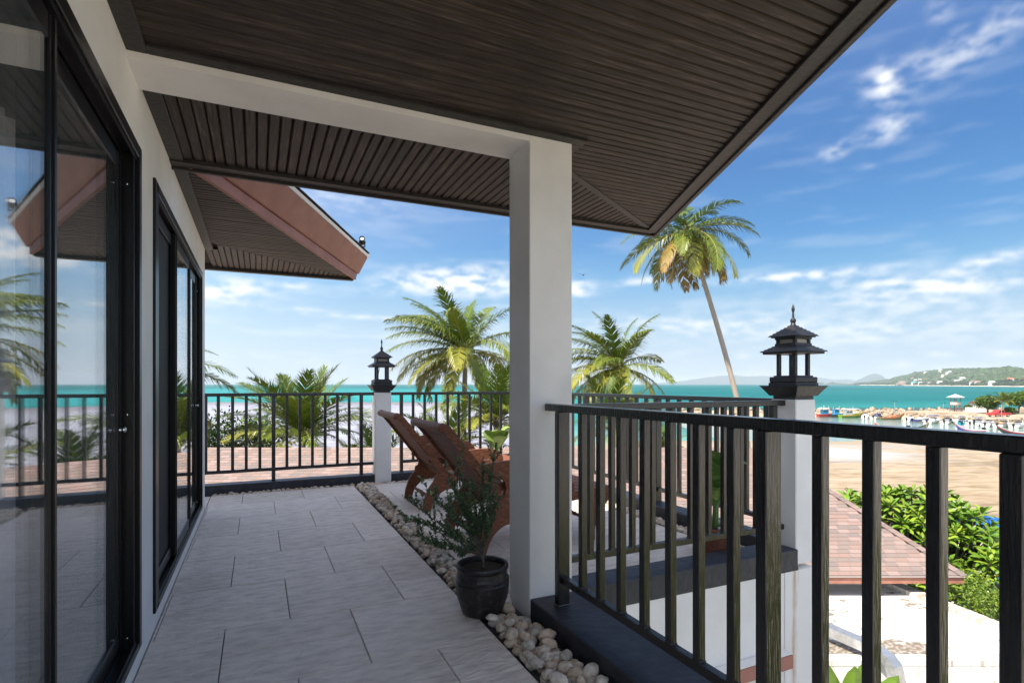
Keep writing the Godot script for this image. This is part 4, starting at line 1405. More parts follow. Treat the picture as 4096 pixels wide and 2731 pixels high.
func build_flat_roof():
	var o := thing("flat_roof_annexe", "white flat-roofed annexe with mould stains below the shingled roof's eave", "building")
	var n1 := noise(510, 2.2, 5)
	var n2 := noise(511, 0.55, 4)
	var n3 := noise(512, 9.0, 3)
	var edge := func(d: float) -> float:
		return 9.80 - 0.207 * (d - 9.7)
	var m := MB.new(true)
	var nr := 170
	var nd := 90
	var col := func(r: float, d: float) -> Color:
		var c := Color(0.80, 0.79, 0.76)
		var f := n1.get_noise_2d(r, d * 2.2)
		var g := n3.get_noise_2d(r, d * 1.8)
		var big := n2.get_noise_2d(r * 1.3 + 5.0, d * 2.0)
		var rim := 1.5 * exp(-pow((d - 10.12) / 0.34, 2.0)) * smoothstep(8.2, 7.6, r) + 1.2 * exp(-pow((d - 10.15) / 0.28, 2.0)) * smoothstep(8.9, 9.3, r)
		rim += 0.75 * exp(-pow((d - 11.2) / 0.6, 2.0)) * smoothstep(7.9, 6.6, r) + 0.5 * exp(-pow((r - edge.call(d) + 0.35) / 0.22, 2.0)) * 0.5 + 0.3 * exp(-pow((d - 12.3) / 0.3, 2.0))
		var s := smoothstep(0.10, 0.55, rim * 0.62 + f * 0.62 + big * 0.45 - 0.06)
		s *= 0.65 + 0.6 * smoothstep(-0.3, 0.4, g)
		return c.lerp(Color(0.13, 0.095, 0.065), clampf(s, 0.0, 0.92))
	for i in nr:
		for j in nd:
			var p := []
			var c := []
			for q in [[0, 0], [1, 0], [1, 1], [0, 1]]:
				var d := 9.72 + 3.9 * float(j + q[1]) / nd
				var r := lerpf(1.5, edge.call(d), float(i + q[0]) / nr)
				p.append(flat(r, d))
				c.append(col.call(r, d))
			m.tc(p[0], p[1], p[2], c[0], c[1], c[2])
			m.tc(p[0], p[2], p[3], c[0], c[2], c[3])
	part("flat_roof", m.done(), M.stained, o)
	# copings: a low lip along the near edge, a taller one on the right
	var worn := func(p: Vector3, k: float) -> Color:
		var s := smoothstep(-0.05, 0.45, n1.get_noise_3dv(p * 2.5) + 0.7 * n3.get_noise_3dv(p * 1.5) + k)
		return Color(0.70, 0.67, 0.62).lerp(Color(0.26, 0.215, 0.17), s * 0.8)
	for e in [[Vector3(1.5, 9.76, 0.0), Vector3(9.95, 9.76, 0.0), 0.22, 0.10, -3.60, -0.12], [Vector3(9.92, 9.74, 0.0), Vector3(9.10, 13.6, 0.0), 0.30, 0.20, -3.52, 0.08]]:
		m = MB.new(true)
		var a := ahead(e[0].x, e[0].y, e[4] - e[3] / 2)
		var z := ahead(e[1].x, e[1].y, e[4] - e[3] / 2)
		var k := 260
		for i in k:
			var p := a.lerp(z, float(i) / k)
			var q := a.lerp(z, float(i + 1) / k)
			m.col = worn.call(p, e[5])
			m.bar(p, q, e[2], e[3])
		part("coping", m.done(), M.stained, o)
	m = MB.new(true)
	var nw := 180
	var nh := 60
	var wall := func(r: float, y: float) -> Color:
		var c := Color(0.76, 0.75, 0.72)
		var top := -3.95 + 0.16 * n2.get_noise_2d(r * 3.0, 2.0) + 0.09 * n1.get_noise_2d(r * 3.0, 7.0)
		var s := smoothstep(8.05, 8.25, r) * smoothstep(top + 0.012, top - 0.012, y)
		var run := smoothstep(-0.25, 0.35, n1.get_noise_2d(r * 5.0, y * 0.6))
		c = c.lerp(Color(0.50, 0.46, 0.40).lerp(Color(0.30, 0.25, 0.20), run), s * (0.55 + 0.4 * run))
		var drip := smoothstep(0.28, 0.5, n1.get_noise_2d(r * 6.0 + 30.0, y * 0.5)) * smoothstep(-4.5, -3.7, y)
		return c.lerp(Color(0.2, 0.17, 0.14), drip * 0.5)
	for i in nw:
		for j in nh:
			var p := []
			var c := []
			for q in [[0, 0], [1, 0], [1, 1], [0, 1]]:
				var r := lerpf(3.0, 9.9, float(i + q[0]) / nw)
				var y := lerpf(-5.2, -3.69, float(j + q[1]) / nh)
				p.append(ahead(r, 9.66, y))
				c.append(wall.call(r, y))
			m.tc(p[0], p[1], p[2], c[0], c[1], c[2])
			m.tc(p[0], p[2], p[3], c[0], c[2], c[3])
	part("stained_wall", m.done(), M.stained, o)
	var b := MB.new()
	b.xf = yard()
	b.box(Vector3(1.5, -6.95, -13.3), Vector3(9.1, -3.66, -9.7))
	b.box(Vector3(3.0, -6.95, -9.7), Vector3(9.9, -5.2, -9.66))
	part("wall", b.done(), M.wall, o)
	# galvanised duct over the edge and down the wall
	var path := [Vector3(5.55, 11.3, -3.38), Vector3(6.22, 9.86, -3.38), Vector3(6.36, 9.60, -3.40), Vector3(6.47, 9.46, -3.47), Vector3(6.53, 9.40, -3.58), Vector3(6.55, 9.38, -3.72), Vector3(6.55, 9.38, -4.05), Vector3(6.55, 9.38, -6.9)]
	var rings := []
	for i in path.size():
		var dir: Vector3 = (path[mini(i + 1, path.size() - 1)] - path[maxi(i - 1, 0)]).normalized()
		var sd := Vector3(0.905, 0.42, 0.0)
		var nn := dir.cross(sd).normalized()
		rings.append([path[i] + sd * 0.11 + nn * 0.085, path[i] - sd * 0.11 + nn * 0.085, path[i] - sd * 0.11 - nn * 0.085, path[i] + sd * 0.11 - nn * 0.085])
	b = MB.new()
	for i in path.size() - 1:
		for k in 4:
			var q := []
			for v in [rings[i][k], rings[i][(k + 1) % 4], rings[i + 1][(k + 1) % 4], rings[i + 1][k]]:
				q.append(ahead(v.x, v.y, v.z))
			var mid: Vector3 = (q[0] + q[1] + q[2] + q[3]) / 4.0
			var ax := ahead(path[i].x, path[i].y, path[i].z).lerp(ahead(path[i + 1].x, path[i + 1].y, path[i + 1].z), 0.5)
			b.qo(q[0], q[1], q[2], q[3], mid - ax)
	b.xf = Transform3D(Basis(Vector3.UP, -0.435), ahead(6.55, 9.38, -4.05))
	b.box(Vector3(-0.118, -0.015, -0.095), Vector3(0.118, 0.015, 0.095), 0.003)
	part("duct", b.done(), M.metal, o)
	b = MB.new()
	var pp := PackedVector3Array()
	for v in [[6.28, 9.62, -3.78], [6.28, 9.56, -3.80], [6.28, 9.555, -3.9], [6.28, 9.555, -6.9]]:
		pp.append(ahead(v[0], v[1], v[2]))
	b.tube(pp, [0.034, 0.036, 0.036, 0.036], 12)
	b.tube(PackedVector3Array([ahead(6.28, 9.555, -4.06), ahead(6.28, 9.555, -4.13)]), [0.046, 0.046], 12)
	part("drain_pipe", b.done(), M.white, o)
	b = MB.new()
	b.bar(ahead(6.1, 9.62, -3.72), ahead(6.1, 9.62, -6.9), 0.03, 0.03)
	# banana plant in the gap before the wall
	var ban := thing("banana_plant", "banana plant with upright green leaves before the stained white wall", "plant", ahead(5.25, 8.15, -6.9))
	b = MB.new()
	b.tube(PackedVector3Array([Vector3(), Vector3(0.05, 1.2, 0), Vector3(0.02, 2.3, 0.03)]), [0.12, 0.10, 0.06], 10)
	part("pseudostem", b.done(), plain(lin(0.16, 0.19, 0.06), 0.6), ban)
	var dr := func(r: float, d: float) -> Vector3: return ahead(r, d)
	for k in [[-0.55, 0.05, 3.98, 0.22], [-0.12, 0.0, 3.94, 0.26], [0.28, 0.35, 3.86, 0.24], [0.84, 0.1, 3.32, 0.3], [0.9, 0.5, 3.55, 0.3], [-0.9, 0.5, 3.2, 0.3], [0.3, -0.5, 3.0, 0.3]]:
		m = MB.new(true)
		var tip: Vector3 = dr.call(k[0], k[1]) + Vector3.UP * float(k[2])
		var st := Vector3(0, 2.2, 0)
		var ax := tip - st
		var sd := ax.cross(dr.call(0.0, 1.0)).normalized()
		var nn := sd.cross(ax).normalized()
		for i in 16:
			for s in [-1.0, 1.0]:
				var q := []
				for e in [[0, 0.0], [1, 0.0], [1, 1.0], [0, 1.0]]:
					var u: float = float(i + e[0]) / 16
					var w: float = float(k[3]) * pow(sin(PI * clampf(0.06 + u * 0.94, 0, 1)), 0.6)
					q.append(st + ax * u + nn * 0.12 * sin(u * 2.5) + sd * s * w * float(e[1]) + nn * w * 0.3 * float(e[1]))
				var g := rng.randf_range(0.85, 1.15)
				var c := Color(0.115 * g, 0.20 * g, 0.028)
				m.tc(q[0], q[1], q[2], c * 1.25, c * 1.25, c)
				m.tc(q[0], q[2], q[3], c * 1.25, c, c)
		part("leaf", m.done(), M.leaf, ban)

# ---------------------------------------------------------------- palms
var fronds := {}
func frond(elev: float, droop: float, hang: float, tone: int, seed_: int) -> ArrayMesh:
	# one coconut frond of unit length along +x: a curved midrib with two ranks of leaflets
	var key := "%d_%d_%d_%d_%d" % [int(elev), int(droop), int(hang * 100), tone, seed_]
	if fronds.has(key):
		return fronds[key]
	var g := RandomNumberGenerator.new()
	g.seed = seed_ * 977 + int(elev) * 31 + tone
	var greens: Array = [[Color(0.085, 0.13, 0.018), Color(0.15, 0.185, 0.026)], [Color(0.15, 0.175, 0.024), Color(0.28, 0.27, 0.05)], [Color(0.14, 0.13, 0.024), Color(0.36, 0.22, 0.085)], [Color(0.065, 0.115, 0.017), Color(0.11, 0.155, 0.023)]][tone]
	var b := MB.new(true)
	var n := 30
	var p := PackedVector3Array()
	var tg := []
	var at := Vector3()
	var rad := []
	for i in n + 1:
		var t := float(i) / n
		var a := deg_to_rad(elev - droop * pow(t, 1.25))
		var d := Vector3(cos(a), sin(a), 0.10 * sin(t * 2.0 + seed_))
		d = d.normalized()
		p.append(at)
		tg.append(d)
		rad.append(lerpf(0.011, 0.0022, t))
		at += d / n
	b.col = Color(0.28, 0.25, 0.055) if tone != 3 else Color(0.17, 0.19, 0.04)
	b.tube(p, rad, 5)
	var m := 76
	for i in m:
		var t := 0.10 + 0.90 * float(i) / (m - 1)
		var f := t * n
		var k := mini(int(f), n - 1)
		var pt: Vector3 = p[k].lerp(p[k + 1], f - k)
		var d: Vector3 = tg[k]
		var up := (Vector3.UP - d * d.y).normalized()
		if up.length() < 0.1:
			up = Vector3.LEFT
		for s in [-1.0, 1.0]:
			if g.randf() < 0.08 or absf(fmod(t * 7.0 + seed_ * 0.37 + s, 1.0) - 0.5) < 0.06:
				continue
			var side: Vector3 = d.cross(up) * s
			var l := (0.275 * pow(sin(PI * clampf(0.16 + 0.80 * t, 0.0, 1.0)), 0.75) + 0.02) * g.randf_range(0.82, 1.12)
			var dir := (d * (0.42 + 0.65 * t) + side * (0.95 - 0.35 * t) + up * g.randf_range(0.05, 0.32) * (1.0 - hang)).normalized()
			var dir2 := (dir * (1.0 - hang * 0.75) + Vector3.DOWN * hang * 1.15 + d * 0.12 + Vector3(g.randf_range(-1, 1), g.randf_range(-1, 1), g.randf_range(-1, 1)) * 0.26).normalized()
			var w := 0.0108 * g.randf_range(0.8, 1.2)
			var e := dir.cross(side.cross(dir)).normalized()
			var flatn := (dir.cross(up)).normalized() * w
			if absf(flatn.length()) < 1e-4:
				flatn = e * w
			var q0 := pt
			var q1 := pt + dir * l * 0.5
			var q2 := q1 + dir2 * l * 0.5
			var mix := clampf(t * 0.6 + g.randf_range(-0.25, 0.35), 0.0, 1.0)
			var c: Color = greens[0].lerp(greens[1], mix)
			var c2: Color = c.lerp(greens[1], 0.6)
			if tone == 2 and g.randf() < 0.5:
				c2 = Color(0.33, 0.20, 0.085)
			b.tc(q0 - flatn * 0.4, q0 + flatn * 0.4, q1 + flatn * 0.5, c, c, c)
			b.tc(q0 - flatn * 0.4, q1 + flatn * 0.5, q1 - flatn * 0.5, c, c, c)
			b.tc(q1 - flatn * 0.5, q1 + flatn * 0.5, q2, c, c, c2)
	fronds[key] = b.done()
	return fronds[key]

func palm(label: String, crown: Vector3, foot: Vector3, length: float, n: int, seed_: int, habit: String, coconuts := 0, named := "coconut_palm"):
	var g := RandomNumberGenerator.new()
	g.seed = seed_
	var o := thing(named, label, "palm tree", foot)
	var top := crown - foot
	var b := MB.new()
	var pts := PackedVector3Array()
	var rad := []
	var k := 70
	var bow := Vector3(top.x, 0, top.z) * 0.16
	for i in k + 1:
		var t := float(i) / k
		pts.append(top * t + bow * sin(t * PI) * -0.6)
		rad.append(lerpf(0.17, 0.105, pow(t, 0.6)) * (1.0 + (0.035 if i % 2 == 0 else -0.02)) * (1.0 + 0.5 * exp(-t * 26.0)))
	b.tube(pts, rad, 12)
	part("trunk", b.done(), M.trunk, o)
	for i in n:
		var t := (i + 0.5) / n
		var az := i * 2.39996 + g.randf_range(-0.25, 0.25)
		var elev := 0.0
		var droop := 0.0
		var hang := 0.0
		var tone := 0
		if habit == "old":
			elev = lerpf(64, -58, pow(t, 0.75)) + g.randf_range(-8, 8)
			droop = lerpf(72, 48, t) + g.randf_range(-10, 10)
			hang = lerpf(0.35, 0.95, t)
			tone = 3 if t < 0.3 else (0 if t < 0.5 else (1 if t < 0.72 else 2))
		elif habit == "wind":
			elev = lerpf(86, -30, pow(t, 0.85)) + g.randf_range(-8, 8)
			droop = lerpf(42, 78, t) + g.randf_range(-10, 10)
			hang = lerpf(0.4, 0.9, t)
			tone = 3 if t < 0.2 else (0 if t < 0.55 else 1)
		else:
			elev = lerpf(84, 2, pow(t, 0.9)) + g.randf_range(-6, 6)
			droop = lerpf(22, 66, t) + g.randf_range(-8, 8)
			hang = lerpf(0.12, 0.5, t)
			tone = 3 if t < 0.35 else (0 if t < 0.75 else 1)
		elev = roundf(elev / 12.0) * 12.0
		droop = roundf(droop / 15.0) * 15.0
		hang = roundf(hang / 0.15) * 0.15
		var l := length * (0.80 + 0.25 * sin(PI * clampf(t * 1.15, 0, 1))) * g.randf_range(0.92, 1.08)
		if habit == "wind":
			# the sea breeze lays the fronds over to the left
			az = az + 0.8 * sin(az + YAW)
		var basis := Basis(Vector3.UP, az) * Basis(Vector3.RIGHT, g.randf_range(-0.25, 0.25))
		part("frond", frond(elev, droop, hang, tone, i % 3), M.frond, o, top + Vector3(cos(az) * 0.10, 0.25 * (1.0 - t) - 0.1, -sin(az) * 0.10), basis.scaled(Vector3.ONE * l))
	b = MB.new()
	for i in 14:
		var a := g.randf() * TAU
		var d := Vector3(cos(a), 0, sin(a))
		b.bar(top + d * 0.08 + Vector3.UP * g.randf_range(-0.3, 0.05), top + d * 0.30 + Vector3.UP * g.randf_range(0.0, 0.25), 0.09, 0.025)
	part("leaf_bases", b.done(), M.bark, o)
	if coconuts > 0:
		var nut := lump(700, 1, 0.05, 1.0)
		for i in coconuts:
			var a := g.randf() * TAU
			part("coconut", nut, M.coconut, o, top + Vector3(cos(a) * g.randf_range(0.2, 0.5), g.randf_range(-0.5, 0.05), sin(a) * g.randf_range(0.2, 0.5)), Basis.from_scale(Vector3(0.12, 0.15, 0.12)))

func build_palms():
	var base := -7.0
	palm("big coconut palm in the middle, right behind the far lantern", bearing(1862, 24, 2.65), bearing(1846, 24.5, base), 3.45, 38, 11, "wind", 8)
	palm("short bushy palm seen through the far railing left of the far lantern", bearing(1212, 21, -0.75), bearing(1216, 21, base), 3.1, 32, 12, "young")
	palm("medium palm between the white column and the tall palm, leaning fronds blown left", bearing(2478, 26, 2.05), bearing(2455, 26.5, base), 3.1, 34, 13, "wind", 6)
	palm("tallest coconut palm with a leaning bare trunk and a heavy drooping crown", bearing(2752, 27, 8.7), bearing(3070, 27, base), 3.3, 34, 14, "old", 22)
	palm("palm half hidden behind the house corner at left, one frond showing", bearing(560, 19, 1.55), bearing(520, 19, base), 3.0, 22, 15, "old")
	palm("dense lower palm behind the loungers, right of the big palm", bearing(1985, 20.5, -0.1), bearing(1990, 20.5, base), 2.7, 26, 16, "young")
	palm("low young palm growing under the medium palm right of the column", bearing(2450, 22.5, -0.55), bearing(2450, 22.5, base), 2.4, 22, 17, "young")
	palm("small palm showing between the balusters left of the right lantern pillar", bearing(2640, 22, -1.55), bearing(2640, 22, base), 1.5, 14, 18, "young")
	palm("small palm tucked behind the far lantern pillar", bearing(1505, 20, -1.75), bearing(1505, 20, base), 2.0, 20, 19, "young")
	palm("low palm among the loungers' railing, left of the dense lower palm", bearing(1790, 19.5, -1.2), bearing(1790, 19.5, base), 2.2, 20, 20, "young")

# ---------------------------------------------------------------- garden shrubs, trees, pool
func crown(b: MB, centre: Vector3, size: Vector3, clumps: int, leaves: int, leaf: float, tones: Array, g: RandomNumberGenerator):
	# leaves in clumps spread through the crown's volume
	for c in clumps:
		var v := Vector3(g.randf_range(-1, 1), g.randf_range(-1, 1), g.randf_range(-1, 1))
		while v.length() > 1.0:
			v = Vector3(g.randf_range(-1, 1), g.randf_range(-1, 1), g.randf_range(-1, 1))
		v = v.normalized() * pow(v.length(), 0.45)
		var m := centre + v * size * 0.85
		var r := g.randf_range(0.22, 0.38) * size
		for i in leaves:
			var w := Vector3(g.randfn(0, 0.5), g.randfn(0, 0.5), g.randfn(0, 0.5))
			var p := m + w * r
			var dir := (w + Vector3(g.randf_range(-1, 1), g.randf_range(-0.7, 0.8), g.randf_range(-1, 1))).normalized()
			var col: Color = tones[g.randi() % tones.size()]
			var l := leaf * g.randf_range(0.7, 1.3)
			var side := dir.cross(Vector3(g.randf_range(-1, 1), 1, g.randf_range(-1, 1))).normalized() * l * 0.28
			b.tc(p, p + dir * l * 0.5 + side, p + dir * l, col, col, col)
			b.tc(p, p + dir * l, p + dir * l * 0.5 - side, col, col, col)

func leafy_tree(called: String, label: String, cat: String, at: Vector3, size: Vector3, height: float, clumps: int, leaves: int, leaf: float, tones: Array, seed_: int, group := ""):
	var g := RandomNumberGenerator.new()
	g.seed = seed_
	var o := thing(called, label, cat, at, 0.0, group)
	var b := MB.new()
	var top := Vector3(g.randf_range(-0.2, 0.2), height, g.randf_range(-0.2, 0.2))
	b.tube(PackedVector3Array([Vector3(0, -0.1, 0), top * 0.5 + Vector3(0.1, 0, 0), top]), [size.x * 0.07 + 0.02, size.x * 0.055 + 0.015, size.x * 0.03], 8)
	for i in 7:
		var a := g.randf() * TAU
		var e := top + Vector3(cos(a) * size.x, g.randf_range(-0.2, 0.7) * size.y, sin(a) * size.z) * 0.7
		b.tube(PackedVector3Array([top * g.randf_range(0.6, 0.95), top.lerp(e, 0.5) + Vector3.UP * size.y * 0.1, e]), [size.x * 0.03 + 0.008, size.x * 0.02 + 0.006, 0.006], 6)
	part("trunk", b.done(), M.bark, o)
	var c := MB.new(true)
	crown(c, top + Vector3.UP * size.y * 0.35, size, clumps, leaves, leaf, tones, g)
	part("crown", c.done(), M.leaf, o)

func frangipani(label: String, at: Vector3, height: float, spread: float, tips: int, seed_: int):
	var g := RandomNumberGenerator.new()
	g.seed = seed_
	var o := thing("frangipani_tree", label, "tree", at, 0.0, "frangipani trees below the terrace")
	var b := MB.new()
	var ends := []
	var fork_y := height * 0.38
	b.tube(PackedVector3Array([Vector3(0, -0.1, 0), Vector3(0.05, fork_y * 0.5, 0.03), Vector3(0, fork_y, 0)]), [0.10, 0.08, 0.07], 8)
	for i in tips:
		var a := i * 2.39996 + g.randf_range(-0.3, 0.3)
		var q := sqrt((i + 0.5) / tips)
		var e := Vector3(cos(a) * q * spread, height - q * q * height * 0.32 + g.randf_range(-0.3, 0.15), sin(a) * q * spread)
		ends.append(e)
		var k := Vector3(0, fork_y, 0).lerp(e, 0.5) + Vector3(cos(a), 0, sin(a)) * q * spread * 0.16 - Vector3.UP * 0.12
		b.tube(PackedVector3Array([Vector3(0, fork_y * 0.95, 0), k, e]), [0.05, 0.034, 0.02], 6)
	part("trunk", b.done(), M.bark, o)
	for e in ends:
		var out := Vector3(e.x, 0, e.z).normalized()
		var tilt := Basis(Vector3(out.z, 0, -out.x), g.randf_range(0.0, 0.5)) if out.length() > 0.1 else Basis()
		part("leaf_cluster", rosettes[g.randi() % rosettes.size()], M.leaf, o, e, (tilt * Basis(Vector3.UP, g.randf() * TAU)).scaled(Vector3.ONE * g.randf_range(1.0, 1.35))).set_meta("kind", "stuff")
		if g.randf() < 0.10:
			part("flowers", blossom, M.white, o, e + Vector3.UP * 0.12, Basis(Vector3.UP, g.randf() * TAU))

var rosettes := []
var blossom: ArrayMesh
func make_rosettes():
	for k in 5:
		var b := MB.new(true)
		var n := 17
		for i in n:
			var t := float(i) / n
			var az := i * 2.39996 + rng.randf_range(-0.15, 0.15)
			var el := lerpf(1.15, -0.35, pow(t, 0.8)) + rng.randf_range(-0.12, 0.12)
			var d := Vector3(cos(az) * cos(el), sin(el), sin(az) * cos(el))
			var g := rng.randf_range(0.8, 1.2)
			var c := Color(0.085 * g, 0.165 * g, 0.018 * g)
			if t > 0.8 and rng.randf() < 0.4:
				c = Color(0.26, 0.27, 0.03)
			elif rng.randf() < 0.3:
				c = Color(0.15 * g, 0.22 * g, 0.026)
			var l := lerpf(0.20, 0.36, sin(PI * clampf(t + 0.15, 0, 1)))
			var side := d.cross(Vector3.UP).normalized()
			var up := side.cross(d)
			var st := d * 0.03 + Vector3.DOWN * 0.10 * t
			# four cross-sections, folded along the midrib, arching to the tip
			var prev := []
			for s in 6:
				var u := s / 5.0
				var w: float = [0.008, 0.032, 0.046, 0.048, 0.034, 0.0][s] * (l / 0.3)
				var m := st + d * l * u - Vector3.UP * l * 0.22 * u * u
				var cur := [m - side * w + up * w * 0.28, m, m + side * w + up * w * 0.28]
				if s > 0:
					var rib := c * 1.5
					for e in 2:
						var ca: Color = c if e == 0 else rib
						var cb: Color = rib if e == 0 else c
						b.tc(prev[e], prev[e + 1], cur[e + 1], ca, cb, cb)
						if s < 5:
							b.tc(prev[e], cur[e + 1], cur[e], ca, cb, ca)
				prev = cur
		rosettes.append(b.done())
	var f := MB.new()
	for i in 12:
		var p := Vector3(rng.randf_range(-0.06, 0.06), rng.randf_range(-0.02, 0.05), rng.randf_range(-0.06, 0.06))
		for k in 5:
			var a := TAU * k / 5
			var d := Vector3(cos(a), 0.35, sin(a))
			f.t(p, p + d * 0.03 + Vector3(-d.z, 0, d.x) * 0.014, p + d * 0.04)
	blossom = f.done()

func build_garden():
	make_rosettes()
	var gy := -6.95
	var spots := [[3390, 18.6, 4.5, 1.5, 40, "leftmost frangipani, rising behind the shingled roof's hip"], [3545, 18.0, 4.75, 1.6, 46, "frangipani with white flowers, second from the shingled roof's hip"], [3700, 17.6, 4.8, 1.7, 58, "fullest frangipani, its top level with the wet sand"], [3835, 17.0, 4.3, 1.6, 54, "frangipani in front of the blue tarpaulin"], [3960, 16.2, 3.4, 1.2, 34, "frangipani nearest the right edge, lower than its neighbours"], [3640, 15.6, 3.5, 0.9, 14, "low frangipani tucked against the tip of the shingled roof"], [4140, 18, 4.0, 1.4, 24, "frangipani past the thick right-hand railing post"]]
	for i in spots.size():
		var s = spots[i]
		frangipani(s[5], bearing(s[0], s[1], gy), s[2], s[3], s[4], 800 + i)
	var bright := [Color(0.13, 0.20, 0.02), Color(0.09, 0.155, 0.016), Color(0.18, 0.24, 0.03), Color(0.06, 0.11, 0.014)]
	var hedge := [[3830, 15.4, 1.15, 1.9, "feathery bright green shrub between the roof tip and the pool"], [3900, 14.3, 1.1, 2.05, "feathery shrub beside the flat roof's right coping"], [3990, 13.4, 1.1, 2.1, "yellow-green shrub lowest of the hedge by the flat roof"], [4080, 12.6, 1.2, 2.2, "shrub at the right end of the hedge"], [3740, 16.2, 0.9, 1.9, "dark feathery shrub under the shingled roof's tip"], [3960, 15.6, 1.0, 1.7, "shrub growing before the turquoise pool"]]
	for i in hedge.size():
		var h = hedge[i]
		leafy_tree("hedge_shrub", h[4], "shrub", bearing(h[0], h[1], gy), Vector3(h[2], 0.95, h[2]), h[3], 22, 85, 0.085, bright, 840 + i, "feathery hedge below the terrace")
	leafy_tree("sea_almond_shrub", "glossy round-leaved green shrub beyond the far railing at left", "shrub", bearing(930, 22.5, gy), Vector3(2.1, 1.15, 1.5), 5.55, 44, 110, 0.17, [Color(0.05, 0.11, 0.016), Color(0.08, 0.15, 0.02), Color(0.12, 0.19, 0.025)], 860)
	# trees behind the viewer, which the black balusters mirror
	for k in [[5.5, 4.6, "nearest garden tree behind the viewer, mirrored in the black balusters"], [8.8, 6.8, "middle garden tree behind the viewer, mirrored in the black balusters"], [12.5, 6.0, "farthest garden tree behind the viewer, mirrored in the black balusters"]]:
		leafy_tree("garden_tree", k[2], "tree", Vector3(k[0], gy, k[1]), Vector3(2.8, 1.9, 2.8), 2.5, 60, 160, 0.26, [Color(0.22, 0.27, 0.03), Color(0.17, 0.22, 0.024), Color(0.26, 0.30, 0.04)], 870 + int(k[0]))
	# pool and its deck
	var b := MB.new()
	b.xf = yard()
	b.box(Vector3(11.0, -7.1, -26.0), Vector3(30.0, -6.86, -24.0))
	b.box(Vector3(11.0, -7.1, -24.0), Vector3(12.4, -6.86, -14.4))
	b.box(Vector3(11.0, -7.1, -14.4), Vector3(30.0, -6.86, -13.6))
	b.box(Vector3(28.0, -7.1, -24.0), Vector3(30.0, -6.86, -14.4))
	ground("pool_deck", b.done(), plain(lin(0.46, 0.40, 0.32), 0.9))
	b = MB.new()
	b.xf = yard()
	b.box(Vector3(12.4, -7.4, -24.0), Vector3(28.0, -6.93, -14.4))
	ground("pool_water", b.done(), M.pool)
	# dark-rimmed oval with white piping, standing in for an unidentified dark object
	var ring := thing("rimmed_oval", "black-rimmed oval with white piping propped up beside the pool", "unidentified object", bearing(4060, 11.9, -3.42))
	var bs := Basis(Vector3.UP, -YAW) * Basis.from_euler(Vector3(0.55, 0.35, -0.55))
	for k in [["rim", 0.66, 0.036, M.frame], ["piping", 0.59, 0.014, M.white], ["inner_piping", 0.38, 0.012, M.white]]:
		b = MB.new()
		b.xf = Transform3D(bs, Vector3())
		var p := PackedVector3Array()
		var r := []
		for i in 41:
			var a := TAU * i / 40
			p.append(Vector3(cos(a) * float(k[1]), 0.02 if k[0] != "rim" else 0.0, sin(a) * float(k[1]) * 0.55))
			r.append(k[2])
		b.tube(p, r, 8, false)
		part(k[0], b.done(), k[3], ring)
	b = MB.new()
	b.xf = Transform3D(bs, Vector3())
	b.lathe([[0.64, 0.0], [0.38, -0.03], [0.0, -0.04]], 30, 0.55)
	part("panel", b.done(), plain(lin(0.02, 0.026, 0.016), 0.12), ring)
	b = MB.new()
	b.tube(PackedVector3Array([Vector3(0.2, -0.05, 0), Vector3(0.25, -2.3, 0)]), [0.03, 0.03], 8)
	part("pole", b.done(), M.frame, ring)
	# tarpaulin-covered boat on the beach
	var tarp := MB.new()
	var f := noise(880, 1.6, 3)
	for i in 40:
		for j in 12:
			var p := []
			for q in [[0, 0], [1, 0], [1, 1], [0, 1]]:
				var a: float = TAU * (i + q[0]) / 40
				var t: float = float(j + q[1]) / 12
				var w: float = cos(t * PI / 2)
				var v := Vector3(cos(a) * w * 3.9, sin(t * PI / 2) * 1.15, sin(a) * w * 2.0)
				v *= 1.0 + 0.05 * f.get_noise_3dv(v)
				p.append(v)
			tarp.qo(p[0], p[1], p[2], p[3], p[0] + p[2])
	var td := solid("tarpaulin", tarp.done(), M.tarp, "bright blue tarpaulin humped over something on the sand behind the frangipani", "tarpaulin", bearing(3840, 31, -7.25))
	td.rotation.y = -YAW

# ---------------------------------------------------------------- land and water of the bay
const SEA := -8.2

func strip_at(list: Array, u: float) -> Array:
	# a table row for bearing u, read between its neighbours
	for i in list.size() - 1:
		if u <= list[i + 1][0]:
			var t := clampf((u - list[i][0]) / (list[i + 1][0] - list[i][0]), 0.0, 1.0)
			var r := []
			for k in list[i].size():
				r.append(lerpf(list[i][k], list[i + 1][k], t))
			return r
	return list[-1]

